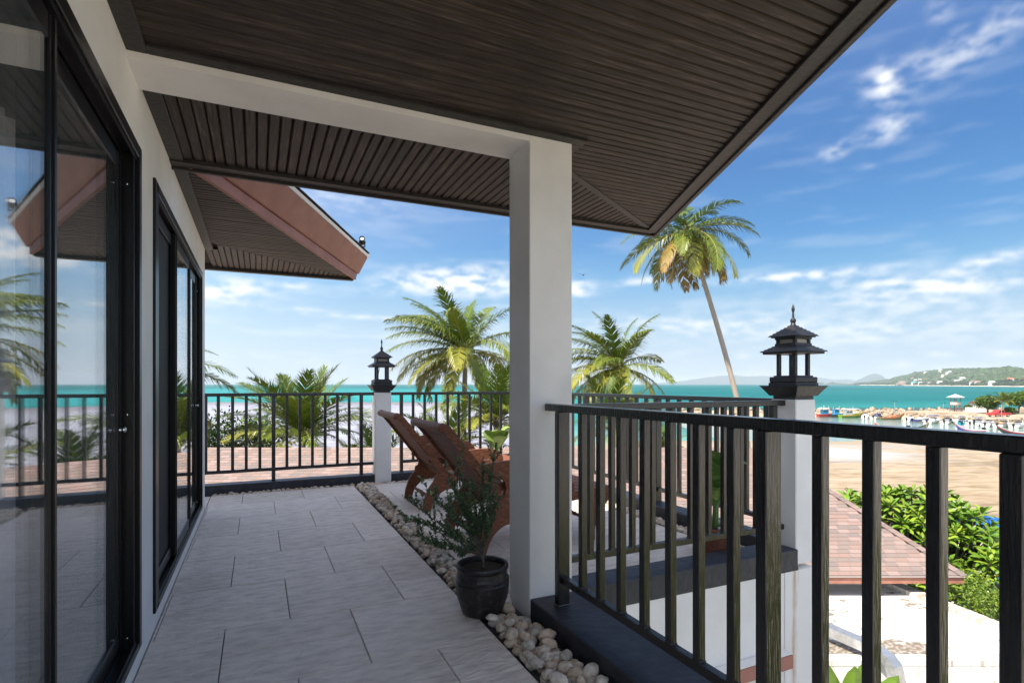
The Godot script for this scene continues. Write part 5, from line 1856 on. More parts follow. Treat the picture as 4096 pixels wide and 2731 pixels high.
func build_ground():
	var b := MB.new(true)
	b.xf = yard()
	b.col = Color(0.50, 0.46, 0.41)
	b.slab(PackedVector2Array([Vector2(-120, 120), Vector2(160, 120), Vector2(160, -27), Vector2(-120, -27)]), -7.6, -6.96)
	ground("ground", b.done(), M.ground)
	# beach and sand flats, right of the view's middle
	var n1 := noise(601, 0.05, 4)
	var n2 := noise(602, 0.30, 4)
	var n3 := noise(603, 1.1, 3)
	var shore := func(r: float) -> float:
		return 91.0 - 7.0 * smoothstep(30.0, 5.0, r) + 4.0 * n1.get_noise_2d(r * 1.2, 3.0)
	var high := func(r: float, d: float) -> float:
		var s: float = shore.call(r)
		var y := -6.97
		if d > 26.0:
			y = lerpf(-6.97, -7.8, smoothstep(26.0, 46.0, d))
		if d > 44.0:
			y = lerpf(-7.8, SEA + 0.02, clampf((d - 44.0) / (s - 44.0), 0.0, 1.0))
		if d > s:
			y = SEA + 0.02 - 0.06 * (d - s)
		return y + 0.035 * n2.get_noise_2d(r * 0.5, d * 1.2) * smoothstep(26.0, 34.0, d)
	var tone := func(r: float, d: float) -> Color:
		var s: float = shore.call(r)
		var c := Color(0.335, 0.265, 0.19)
		var st := n2.get_noise_2d(r * 0.22, d * 1.5)
		var fine := n3.get_noise_2d(r * 0.25, d * 2.0)
		var patch := n1.get_noise_2d(r * 0.8, d * 2.2)
		c = c.lerp(Color(0.17, 0.135, 0.085), 0.85 * smoothstep(0.0, 0.45, st * 0.55 + fine * 0.75 + patch * 0.45))
		c = c.lerp(Color(0.20, 0.15, 0.08), 0.55 * smoothstep(0.05, 0.4, n3.get_noise_2d(r * 0.9 + 50.0, d * 4.0)))
		c = c.lerp(Color(0.42, 0.35, 0.27), 0.7 * smoothstep(0.1, 0.55, -st * 0.7 + fine * 0.3 - patch * 0.3))
		var wet := smoothstep(30.0, 8.0, s - d) * smoothstep(-0.15, 0.35, patch + 0.25 * st)
		c = c.lerp(Color(0.33, 0.31, 0.30), wet * 0.6)
		var pool := exp(-pow((r - 43.0) / 9.0, 2.0) - pow((d - 75.0) / 9.0, 2.0)) + 0.5 * exp(-pow((r - 22.0) / 9.0, 2.0) - pow((d - 68.0) / 12.0, 2.0))
		c = c.lerp(Color(0.35, 0.36, 0.38), clampf(pool * 1.5 + st * 0.5 - 0.15, 0.0, 0.9))  # puddles: the sky they mirror is painted into the sand colour
		c = c.lerp(Color(0.27, 0.22, 0.15), smoothstep(8.0, 1.0, s - d) * 0.6)
		return c.lerp(Color(0.47, 0.40, 0.30), smoothstep(34.0, 28.0, d))
	b = MB.new(true)
	var rs := []
	var x := -8.0
	while x < 150.0:
		rs.append(x)
		x += 0.9 if x < 70 else 3.0
	var ds := []
	var d := 26.5
	while d < 108.0:
		ds.append(d)
		d += 0.42 if d < 60 else 0.7
	var hs := []
	var cs := []
	for j in ds.size():
		for i in rs.size():
			hs.append(ahead(rs[i], ds[j], high.call(rs[i], ds[j])))
			cs.append(tone.call(rs[i], ds[j]))
	var w := rs.size()
	for j in ds.size() - 1:
		for i in w - 1:
			var a := j * w + i
			b.tc(hs[a], hs[a + 1], hs[a + w + 1], cs[a], cs[a + 1], cs[a + w + 1])
			b.tc(hs[a], hs[a + w + 1], hs[a + w], cs[a], cs[a + w + 1], cs[a + w])
	ground("beach", b.done(), M.ground)
	# reef flat laid bare by the tide, left of the view's middle
	b = MB.new(true)
	var reef := tinted(0.34, 0.45)
	var rt := func(r: float, dd: float) -> Color:
		var c := Color(0.33, 0.325, 0.375)
		var st := n2.get_noise_2d(r * 0.25, dd * 0.7)
		var fine := n3.get_noise_2d(r * 0.3, dd * 0.8)
		c = c.lerp(Color(0.20, 0.18, 0.20), 0.8 * smoothstep(0.1, 0.5, st + fine * 0.5))
		c = c.lerp(Color(0.44, 0.46, 0.50), 0.7 * smoothstep(0.1, 0.5, -st + fine * 0.3))
		c = c.lerp(Color(0.17, 0.135, 0.125), smoothstep(215.0, 285.0, dd + 30.0 * fine))
		return c.lerp(Color(0.40, 0.47, 0.46), smoothstep(75.0, 35.0, dd + 14.0 * st))
	hs = []
	cs = []
	rs = []
	ds = []
	for i in 150:
		rs.append(-0.95 + 1.16 * i / 149.0)
	for j in 200:
		ds.append(27.0 * pow(291.0 / 27.0, j / 199.0))
	for j in ds.size():
		for i in rs.size():
			var dd: float = ds[j]
			var r: float = rs[i] * dd
			var side := smoothstep(0.05 + 0.03 * n1.get_noise_2d(dd, 1.0), 0.17, rs[i])
			var y := SEA + 0.035 + 0.03 * n2.get_noise_2d(r * 0.4, dd * 0.4) - 0.5 * side - (0.5 if dd > 287.0 + 3.0 * n1.get_noise_2d(r, 4.0) else 0.0)
			y = lerpf(-6.99, y, smoothstep(27.0, 36.0, dd))
			hs.append(ahead(r, dd, y))
			cs.append(rt.call(r, dd))
	w = rs.size()
	for j in ds.size() - 1:
		for i in w - 1:
			var a := j * w + i
			b.tc(hs[a], hs[a + 1], hs[a + w + 1], cs[a], cs[a + 1], cs[a + w + 1])
			b.tc(hs[a], hs[a + w + 1], hs[a + w], cs[a], cs[a + w + 1], cs[a + w])
	ground("reef_flat", b.done(), reef)
	# open sea, in rings out to the horizon
	b = MB.new(true)
	var st1 := noise(610, 0.012, 4)
	var st2 := noise(611, 0.0016, 3)
	var water := func(r: float, dd: float, dist: float) -> Color:
		var c := Color(0.0005, 0.135, 0.132)
		var ramp := smoothstep(150.0, -80.0, r + 60.0 * st1.get_noise_2d(dd * 0.6, 3.0)) * smoothstep(1500.0, 500.0, dd + 300.0 * st2.get_noise_2d(r, 5.0))
		c = c.lerp(Color(0.022, 0.26, 0.26), ramp)  # paler toward the left, fading out with distance
		var s := st1.get_noise_2d(r * 0.35, dd * 1.1) + st2.get_noise_2d(r * 0.7, dd * 2.0)
		c = c * (1.0 + 0.28 * clampf(s, -1.0, 1.0))
		c = c.lerp(Color(0.04, 0.27, 0.25), smoothstep(330.0, 230.0, dd) * 0.45)
		var weed := smoothstep(226.0, 206.0, dd + 12.0 * st1.get_noise_2d(r * 2.0, 9.0)) * smoothstep(20.0, 45.0, r)
		c = c.lerp(Color(0.05, 0.065, 0.055), weed * 0.85)
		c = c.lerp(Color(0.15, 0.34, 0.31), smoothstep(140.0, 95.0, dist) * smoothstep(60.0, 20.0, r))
		return c
	var rings := 110
	var arcs := 300
	hs = []
	cs = []
	for j in rings + 1:
		var dist := 26.0 * pow(16000.0 / 26.0, float(j) / rings)
		for i in arcs + 1:
			var a := TAU * i / arcs
			var v := ahead(sin(a) * dist, cos(a) * dist, SEA)
			hs.append(v)
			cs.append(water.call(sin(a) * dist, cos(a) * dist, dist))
	w = arcs + 1
	for j in rings:
		for i in arcs:
			var a := j * w + i
			b.tc(hs[a], hs[a + 1], hs[a + w + 1], cs[a], cs[a + 1], cs[a + w + 1])
			b.tc(hs[a], hs[a + w + 1], hs[a + w], cs[a], cs[a + w + 1], cs[a + w])
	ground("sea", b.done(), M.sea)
	b = MB.new()
	b.xf = yard()
	var poly := PackedVector2Array()
	for p in [[34, 82], [42, 172], [52, 171], [72, 166], [95, 160], [103, 152], [110, 142], [125, 130], [160, 115], [200, 100], [200, 60], [60, 60]]:
		poly.append(Vector2(p[0], -p[1]))
	b.slab(poly, SEA - 0.004, SEA + 0.006)
	ground("harbour_water", b.done(), M.harbour)

const JETTY := [[2725.0, 169.0, 173.0], [3000.0, 164.0, 174.0], [3300.0, 160.5, 173.0], [3500.0, 151.5, 171.0], [3660.0, 145.0, 170.0], [3800.0, 138.5, 172.0], [3950.0, 130.5, 176.0], [4100.0, 123.0, 180.0], [4600.0, 104.0, 190.0]]

func jetty_top(u: float) -> float:
	return lerpf(-7.0, -6.85, smoothstep(3500.0, 3700.0, u))

func build_jetty():
	var b := MB.new(true)
	var f := noise(620, 0.12, 4)
	var rows := []
	var n := 120
	for i in n + 1:
		var u := lerpf(2725.0, 4600.0, float(i) / n)
		var k := strip_at(JETTY, u)
		var y := jetty_top(u)
		var inset := minf(3.2, (k[2] - k[1]) * 0.3)
		var row := []
		for q in [[k[1], -8.4], [k[1] + inset, y], [lerpf(k[1] + inset, k[2] - inset, 0.33), y + 0.05], [lerpf(k[1] + inset, k[2] - inset, 0.66), y + 0.05], [k[2] - inset, y], [k[2], -8.4]]:
			row.append(bearing(u, q[0], q[1] + 0.12 * f.get_noise_2d(u, q[0] * 3.0)))
		rows.append(row)
	for i in n:
		for j in 5:
			var c := []
			for q in [rows[i][j], rows[i + 1][j], rows[i + 1][j + 1], rows[i][j + 1]]:
				c.append(Color(0.44, 0.355, 0.265).lerp(Color(0.24, 0.18, 0.12), smoothstep(-0.2, 0.35, f.get_noise_3dv(q * 1.5))))
			b.tc(rows[i][j], rows[i + 1][j], rows[i + 1][j + 1], c[0], c[1], c[2])
			b.tc(rows[i][j], rows[i + 1][j + 1], rows[i][j + 1], c[0], c[2], c[3])
	var o := ground("breakwater", b.done(), M.ground)
	var shapes := []
	for k in 6:
		shapes.append(lump(630 + k, 1, 0.28, 1.0, false))
	for i in 290:
		var u := rng.randf_range(3260, 4110) if i % 4 > 0 else rng.randf_range(2722, 3300)
		var k := strip_at(JETTY, u)
		var t := rng.randf()
		var size := rng.randf_range(0.35, 0.75) * (1.15 if i % 7 == 0 else 0.9)
		var d: float
		var y: float
		if u < 3620 and t < 0.55:
			d = rng.randf_range(k[1] + 2.0, k[2] - 1.0)
			y = jetty_top(u) + rng.randf_range(-0.2, 0.55)
		elif t < 0.7:
			d = k[2] - rng.randf_range(0.0, 4.0)
			y = jetty_top(u) + rng.randf_range(-0.5, 0.6) - (0.3 if u > 3620 else 0.0)
		else:
			var q := rng.randf()
			d = k[1] + 3.2 * q
			y = lerpf(-8.1, jetty_top(u), q) + 0.05
		if u > 3800 and u < 3960 and d > 150 and d < 172:
			continue
		part("boulder", shapes[rng.randi() % 6], M.rock, o, bearing(u, d, y), Basis.from_euler(Vector3(rng.randf() * 3, rng.randf() * 6, rng.randf() * 3)) * Basis.from_scale(Vector3(size * 1.3, size * 0.8, size)))

func build_on_jetty():
	var top := -6.85
	# lookout tower
	var o := thing("lookout_tower", "brown lookout tower on stilts with a pale pyramid roof on the breakwater", "tower", bearing(3823, 161, top), -YAW + 0.28)
	var brown := plain(lin(0.20, 0.085, 0.06), 0.6)
	var cream := plain(lin(0.62, 0.55, 0.48), 0.7)
	for sx in [-1, 1]:
		for sz in [-1, 1]:
			var b := MB.new()
			b.bar(Vector3(sx * 1.0, -0.3, sz * 1.0), Vector3(sx * 0.8, 2.05, sz * 0.8), 0.14, 0.14)
			b.bar(Vector3(sx * 0.8, 2.05, sz * 0.8), Vector3(sx * 0.8, 4.3, sz * 0.8), 0.12, 0.12)
			part("leg", b.done(), brown, o)
	var m := MB.new()
	m.box(Vector3(-0.9, 1.95, -0.9), Vector3(0.9, 2.05, 0.9))
	m.bar(Vector3(-1.15, 0.95, 0.95), Vector3(1.15, 0.95, 0.95), 0.08, 0.1)
	m.bar(Vector3(0.95, 0.95, -1.0), Vector3(0.95, 0.95, 1.0), 0.08, 0.1)
	part("platform", m.done(), brown, o)
	for k in 4:
		m = MB.new()
		m.xf = Transform3D(Basis(Vector3.UP, k * PI / 2), Vector3())
		m.box(Vector3(-0.84, 2.05, 0.82), Vector3(0.84 if k != 1 else 0.1, 2.75, 0.88))
		part("parapet_panel", m.done(), cream, o)
	m = MB.new()
	for k in 4:
		var a := k * PI / 2 + PI / 4
		var c := (k + 1) * PI / 2 + PI / 4
		m.to(Vector3(cos(a) * 2.25, 4.2, sin(a) * 2.25), Vector3(cos(c) * 2.25, 4.2, sin(c) * 2.25), Vector3(0, 5.15, 0), Vector3(cos(a) + cos(c), 1, sin(a) + sin(c)))
		m.to(Vector3(cos(a) * 2.25, 4.2, sin(a) * 2.25), Vector3(cos(c) * 2.25, 4.2, sin(c) * 2.25), Vector3(0, 4.3, 0), Vector3.DOWN)
	part("roof", m.done(), plain(lin(0.66, 0.67, 0.68), 0.6), o)
	m = MB.new()
	for s in [-0.22, 0.22]:
		m.bar(Vector3(1.35, 0, 0.9 + s), Vector3(0.86, 2.2, 0.5 + s), 0.06, 0.06)
	for i in 8:
		var t := (i + 0.5) / 8.0
		m.bar(Vector3(lerpf(1.35, 0.86, t), 2.2 * t, lerpf(0.68, 0.28, t)), Vector3(lerpf(1.35, 0.86, t), 2.2 * t, lerpf(1.12, 0.72, t)), 0.05, 0.05)
	part("ladder", m.done(), brown, o)
	# pickup
	pickup(bearing(3997, 136, top))
	# white wall with a ring emblem; little house behind
	o = thing("garden_wall", "low white wall with a ring emblem beside the lookout tower", "wall", bearing(3900, 159, top), -YAW)
	m = MB.new()
	m.box(Vector3(-2.7, -0.2, -0.15), Vector3(2.9, 1.35, 0.15), 0.03)
	part("wall", m.done(), M.white, o)
	m = MB.new()
	var pts := PackedVector3Array()
	var rr := []
	for i in 25:
		pts.append(Vector3(-0.75 + cos(TAU * i / 24) * 0.36, 0.62, 0.17) + Vector3(0, sin(TAU * i / 24) * 0.36, 0))
		rr.append(0.06)
	m.tube(pts, rr, 6, false)
	part("ring", m.done(), cream, o)
	o = thing("small_house", "small white house with a brown roof behind the white wall", "house", bearing(3922, 172, top), -YAW)
	m = MB.new()
	m.box(Vector3(-2.2, 0, -1.5), Vector3(2.2, 2.1, 1.5))
	part("wall", m.done(), M.white, o)
	m = MB.new()
	m.xf = Transform3D(Basis(Vector3.UP, PI / 2), Vector3())
	m.prism(PackedVector2Array([Vector2(-2.0, 2.1), Vector2(2.0, 2.1), Vector2(0, 2.75)]), -2.7, 2.7)
	part("roof", m.done(), plain(lin(0.16, 0.075, 0.05), 0.8), o)
	# greenery round it
	var dark := [Color(0.035, 0.075, 0.014), Color(0.06, 0.115, 0.018), Color(0.11, 0.17, 0.025)]
	leafy_tree("spreading_tree", "dark spreading tree left of the red pickup's palm", "tree", bearing(3952, 150, top), Vector3(3.2, 1.7, 2.4), 2.6, 46, 90, 0.45, dark, 901)
	leafy_tree("spreading_tree", "bright green spreading tree at the right edge behind the red pickup", "tree", bearing(4075, 149, top), Vector3(3.4, 2.0, 2.6), 3.4, 50, 90, 0.45, [Color(0.09, 0.15, 0.02), Color(0.13, 0.20, 0.03), Color(0.05, 0.095, 0.016)], 902)
	leafy_tree("low_bush", "dusty green bush between the lookout tower and the white wall", "bush", bearing(3873, 166, top), Vector3(1.3, 0.9, 1.0), 0.7, 18, 60, 0.3, [Color(0.12, 0.14, 0.05), Color(0.08, 0.11, 0.03)], 903)
	leafy_tree("low_bush", "dark bush in the shade under the trees behind the pickup", "bush", bearing(4045, 147, top), Vector3(2.2, 0.9, 1.2), 0.6, 24, 60, 0.35, dark, 904)
	palm("short stout palm beside the red pickup on the breakwater", bearing(4012, 146, -3.35), bearing(4014, 146, top), 3.2, 22, 31, "young")
	# lamp posts and bare poles
	var lamp := thing("street_lamp", "two-armed lamp post left of the lookout tower", "street lamp", bearing(3774, 141, -7.3), -YAW, "lamp posts on the breakwater")
	m = MB.new()
	m.tube(PackedVector3Array([Vector3(0, -0.6, 0), Vector3(0, 3.6, 0)]), [0.07, 0.045], 8)
	part("post", m.done(), plain(lin(0.30, 0.36, 0.38), 0.5), lamp)
	for s in [-1, 1]:
		m = MB.new()
		m.bar(Vector3(0, 3.5, 0), Vector3(s * 0.5, 3.75, 0), 0.05, 0.05)
		m.box(Vector3(s * 0.5 - 0.18, 3.72, -0.08), Vector3(s * 0.5 + 0.18, 3.8, 0.08))
		part("lamp_head", m.done(), M.frame, lamp)
	again(lamp, "two-armed lamp post above the orange wooden boat", bearing(3580, 153, -7.3), -YAW)
	again(lamp, "lamp post in front of the red pickup", bearing(4007, 131, -7.2), -YAW)
	var k := 0
	for q in [[3296, 164, 1.9, "white mooring post by the red fishing boat"], [3518, 153, 1.6, "pale mooring post behind the blue-covered boat"], [3656, 149, 2.0, "tall mooring post at the bend of the breakwater"], [3600, 156, 1.0, "short post just right of the second lamp post"], [3706, 168, 1.1, "left of two thin posts among the boulders"], [3718, 168, 1.1, "right of two thin posts among the boulders"], [4081, 124, 2.6, "tall bare post at the right edge by the moored boats"], [3400, 163, 1.3, "post behind the green fishing boat"]]:
		m = MB.new()
		m.tube(PackedVector3Array([Vector3(0, -0.8, 0), Vector3(0.03, q[2], 0)]), [0.075, 0.06], 8)
		solid("mooring_post", m.done(), M.white if k == 0 else plain(lin(0.36, 0.33, 0.30), 0.8), q[3], "post", bearing(q[0], q[1], -7.0), "mooring posts on the breakwater")
		k += 1

func pickup(at: Vector3):
	var o := thing("pickup_truck", "red pickup truck parked on the pale breakwater ground", "pickup truck", at, -YAW + 0.16)
	var red := plain(lin(0.42, 0.022, 0.018), 0.3)
	red.clearcoat_enabled = true
	red.clearcoat = 0.6
	var m := MB.new()
	# nose to the left
	m.prism(PackedVector2Array([Vector2(-2.6, 0.42), Vector2(2.6, 0.42), Vector2(2.62, 1.0), Vector2(0.75, 1.04), Vector2(-1.25, 1.08), Vector2(-2.45, 0.98), Vector2(-2.66, 0.75)]), -0.9, 0.9)
	part("body", m.done(), red, o)
	m = MB.new()
	m.prism(PackedVector2Array([Vector2(-1.35, 1.06), Vector2(0.85, 1.04), Vector2(0.72, 1.66), Vector2(0.55, 1.72), Vector2(-0.55, 1.72)]), -0.78, 0.78)
	part("cab", m.done(), red, o)
	m = MB.new()
	m.prism(PackedVector2Array([Vector2(-1.12, 1.12), Vector2(-0.25, 1.12), Vector2(-0.25, 1.62), Vector2(-0.56, 1.62)]), -0.79, 0.79)
	m.prism(PackedVector2Array([Vector2(-0.17, 1.12), Vector2(0.66, 1.12), Vector2(0.6, 1.58), Vector2(-0.17, 1.62)]), -0.79, 0.79)
	part("window", m.done(), plain(lin(0.01, 0.012, 0.014), 0.1), o)
	m = MB.new()
	m.box(Vector3(0.95, 0.9, -0.8), Vector3(2.52, 1.06, 0.8))
	part("load_bed", m.done(), M.frame, o)
	for x in [-1.65, 1.6]:
		for z in [-0.82, 0.82]:
			m = MB.new()
			m.xf = Transform3D(Basis(Vector3.RIGHT, PI / 2), Vector3(x, 0.38, z))
			m.lathe([[0.0, -0.12], [0.38, -0.12], [0.40, -0.08], [0.40, 0.08], [0.38, 0.12], [0.0, 0.12]], 20)
			var wheel := part("wheel", m.done(), M.frame, o)
			m = MB.new()
			m.xf = Transform3D(Basis(Vector3.RIGHT, PI / 2), Vector3(x, 0.38, z))
			m.lathe([[0.0, -0.125], [0.24, -0.125], [0.25, -0.1], [0.25, 0.1], [0.24, 0.125], [0.0, 0.125]], 16)
			part("rim", m.done(), M.chrome, wheel)
	m = MB.new()
	m.box(Vector3(-0.9, 0.34, 0.88), Vector3(1.0, 0.40, 0.98))
	part("side_step", m.done(), M.chrome, o)

# ---------------------------------------------------------------- boats
func hull(l: float, w: float, h: float, prow: float) -> MB:
	var b := MB.new()
	var n := 14
	var sec := []
	for i in n + 1:
		var t := float(i) / n
		var hb := w / 2 * (1.0 - pow(maxf(0.0, t - 0.42) / 0.58, 2.1)) * (0.9 + 0.1 * smoothstep(0.0, 0.3, t))
		var sh := h * (0.8 + 0.35 * t * t) + prow * pow(t, 6.0)
		var keel := -0.25 + (h * 0.9 + prow * 0.8) * pow(t, 7.0)
		var x := (t - 0.5) * l + 0.06 * l * pow(t, 4.0)
		sec.append([Vector3(x, sh, -hb), Vector3(x, lerpf(keel, sh, 0.35), -hb * 0.82), Vector3(x, keel, 0), Vector3(x, lerpf(keel, sh, 0.35), hb * 0.82), Vector3(x, sh, hb)])
	for i in n:
		for k in 4:
			b.qo(sec[i][k], sec[i + 1][k], sec[i + 1][k + 1], sec[i][k + 1], Vector3(0, -0.3, -1.0 if k < 2 else 1.0))
		b.qo(sec[i][0] + Vector3.DOWN * 0.12, sec[i + 1][0] + Vector3.DOWN * 0.12, sec[i + 1][4] + Vector3.DOWN * 0.12, sec[i][4] + Vector3.DOWN * 0.12, Vector3.UP)
	for k in 3:
		b.to(sec[0][0], sec[0][k + 1], sec[0][k + 2], Vector3.LEFT)
	return b

func rim_of(l: float, w: float, h: float, prow: float, thick: float, drop := 0.0) -> ArrayMesh:
	var b := MB.new()
	for s in [-1.0, 1.0]:
		var p := PackedVector3Array()
		var r := []
		for i in 15:
			var t := i / 14.0
			var hb := w / 2 * (1.0 - pow(maxf(0.0, t - 0.42) / 0.58, 2.1)) * (0.9 + 0.1 * smoothstep(0.0, 0.3, t))
			p.append(Vector3((t - 0.5) * l + 0.06 * l * pow(t, 4.0), h * (0.8 + 0.35 * t * t) + prow * pow(t, 6.0) - drop, s * (hb - drop * 0.12)))
			r.append(thick)
		b.tube(p, r, 5)
	return b.done()

func boat(label: String, u: float, d: float, heading: float, l: float, kind: String, col: Array, extra := {}):
	var o := thing({"speed": "speedboat", "long": "longtail_boat", "fish": "fishing_boat"}[kind], label, "boat", bearing(u, d, SEA + 0.05), -YAW + heading, "boats moored in the harbour")
	var paint := func(c): return plain(lin(c[0], c[1], c[2]), 0.4)
	var w: float = l * {"speed": 0.36, "long": 0.2, "fish": 0.32}[kind]
	var h: float = {"speed": 0.75, "long": 0.55, "fish": 0.85}[kind]
	var prow: float = {"speed": 0.12, "long": 1.15, "fish": 0.5}[kind]
	part("hull", hull(l, w, h, prow).done(), paint.call(col[0]), o)
	part("gunwale", rim_of(l, w, h, prow, 0.055), paint.call(col[1]), o)
	if extra.has("stripe"):
		part("stripe", rim_of(l, w * 1.01, h, prow, 0.07, 0.2), paint.call(extra.stripe), o)
	var dark := plain(lin(0.012, 0.012, 0.013), 0.4)
	if kind == "speed":
		var m := MB.new()
		m.xf = Transform3D(Basis(Vector3(0, 0, 1), 0.15), Vector3(-l * 0.5 - 0.15, 0.55, 0))
		m.box(Vector3(-0.25, -0.12, -0.2), Vector3(0.25, 0.38, 0.2), 0.09)
		m.box(Vector3(-0.07, -0.9, -0.07), Vector3(0.07, -0.1, 0.07), 0.02)
		part("outboard_motor", m.done(), dark, o)
		m = MB.new()
		m.box(Vector3(-l * 0.12, h * 0.7, -w * 0.22), Vector3(l * 0.1, h + 0.38, w * 0.22), 0.08)
		part("console", m.done(), paint.call([0.7, 0.7, 0.69]), o)
		m = MB.new()
		m.bar(Vector3(l * 0.06, h + 0.36, -w * 0.3), Vector3(l * 0.06, h + 0.36, w * 0.3), 0.03, 0.05)
		m.xf = Transform3D(Basis(Vector3(0, 0, 1), 0.6), Vector3(l * 0.1, h + 0.3, 0))
		m.box(Vector3(-0.02, 0, -w * 0.28), Vector3(0.0, 0.35, w * 0.28))
		part("windscreen", m.done(), plain(lin(0.03, 0.04, 0.05), 0.1), o)
	elif kind == "long":
		var m := MB.new()
		m.tube(PackedVector3Array([Vector3(-l * 0.5, 0.75, 0), Vector3(-l * 0.5 - 1.6, 0.1, 0.3)]), [0.03, 0.025], 6)
		m.box(Vector3(-l * 0.5 - 0.1, 0.6, -0.22), Vector3(-l * 0.5 + 0.5, 1.0, 0.22), 0.06)
		part("longtail_engine", m.done(), dark, o)
		m = MB.new()
		for k in [-0.15, 0.1, 0.25]:
			m.box(Vector3(l * k - 0.1, h * 0.62, -w * 0.42), Vector3(l * k + 0.1, h * 0.68, w * 0.42))
		part("thwart", m.done(), paint.call([0.3, 0.2, 0.12]), o)
		if extra.has("ribbon"):
			m = MB.new()
			m.tube(PackedVector3Array([Vector3(l * 0.52, 1.25, 0), Vector3(l * 0.535, 1.6, 0)]), [0.12, 0.1], 8)
			m.bar(Vector3(l * 0.53, 1.3, 0.08), Vector3(l * 0.52, 0.8, 0.12), 0.1, 0.03)
			part("prow_ribbon", m.done(), paint.call(extra.ribbon), o)
	else:
		var m := MB.new()
		var cc: Array = extra.get("cabin", [0.02, 0.2, 0.45])
		m.box(Vector3(-l * 0.30, h * 0.6, -w * 0.33), Vector3(l * 0.02, h + 1.15, w * 0.33), 0.03)
		part("cabin", m.done(), paint.call(cc), o)
		for s in [-1.0, 1.0]:
			for k in 2:
				m = MB.new()
				m.box(Vector3(-l * 0.25 + k * l * 0.13, h + 0.55, s * w * 0.335 - 0.01), Vector3(-l * 0.25 + k * l * 0.13 + l * 0.09, h + 0.95, s * w * 0.335 + 0.01))
				part("window", m.done(), dark, o)
		m = MB.new()
		m.tube(PackedVector3Array([Vector3(l * 0.1, h * 0.5, 0), Vector3(l * 0.1, h + 2.3, 0)]), [0.05, 0.03], 6)
		m.tube(PackedVector3Array([Vector3(-l * 0.3, h + 1.2, 0), Vector3(-l * 0.3, h + 2.0, 0)]), [0.05, 0.03], 6)
		part("mast", m.done(), paint.call([0.7, 0.7, 0.7]), o)
	if extra.has("canopy"):
		var m := MB.new()
		var x0: float = extra.get("from", -0.32) * l
		var x1: float = extra.get("to", 0.12) * l
		var y: float = h + extra.get("high", 1.0)
		m.box(Vector3(x0, y, -w * 0.42), Vector3(x1, y + 0.07, w * 0.42), 0.03)
		m.box(Vector3(x0 + 0.1, y + 0.07, -w * 0.25), Vector3(x1 - 0.1, y + 0.13, w * 0.25), 0.02)
		part("canopy", m.done(), paint.call(extra.canopy), o)
		for s in [-1, 1]:
			for x in [x0 + 0.08, x1 - 0.08]:
				m = MB.new()
				m.bar(Vector3(x, h * 0.75, s * w * 0.4), Vector3(x, y, s * w * 0.38), 0.045, 0.045)
				part("canopy_post", m.done(), M.chrome if kind == "speed" else paint.call([0.45, 0.42, 0.38]), o)
	if extra.has("cover"):
		var m := MB.new()
		lump(650 + int(u) % 7, 2, 0.16, 1.4, true, m)
		var mi := part("cover", m.done(), paint.call(extra.cover), o, Vector3(extra.get("at", 0.05) * l, h + 0.1, 0), Basis.from_scale(Vector3(l * extra.get("size", 0.25), 0.5, w * 0.42)))
	return o

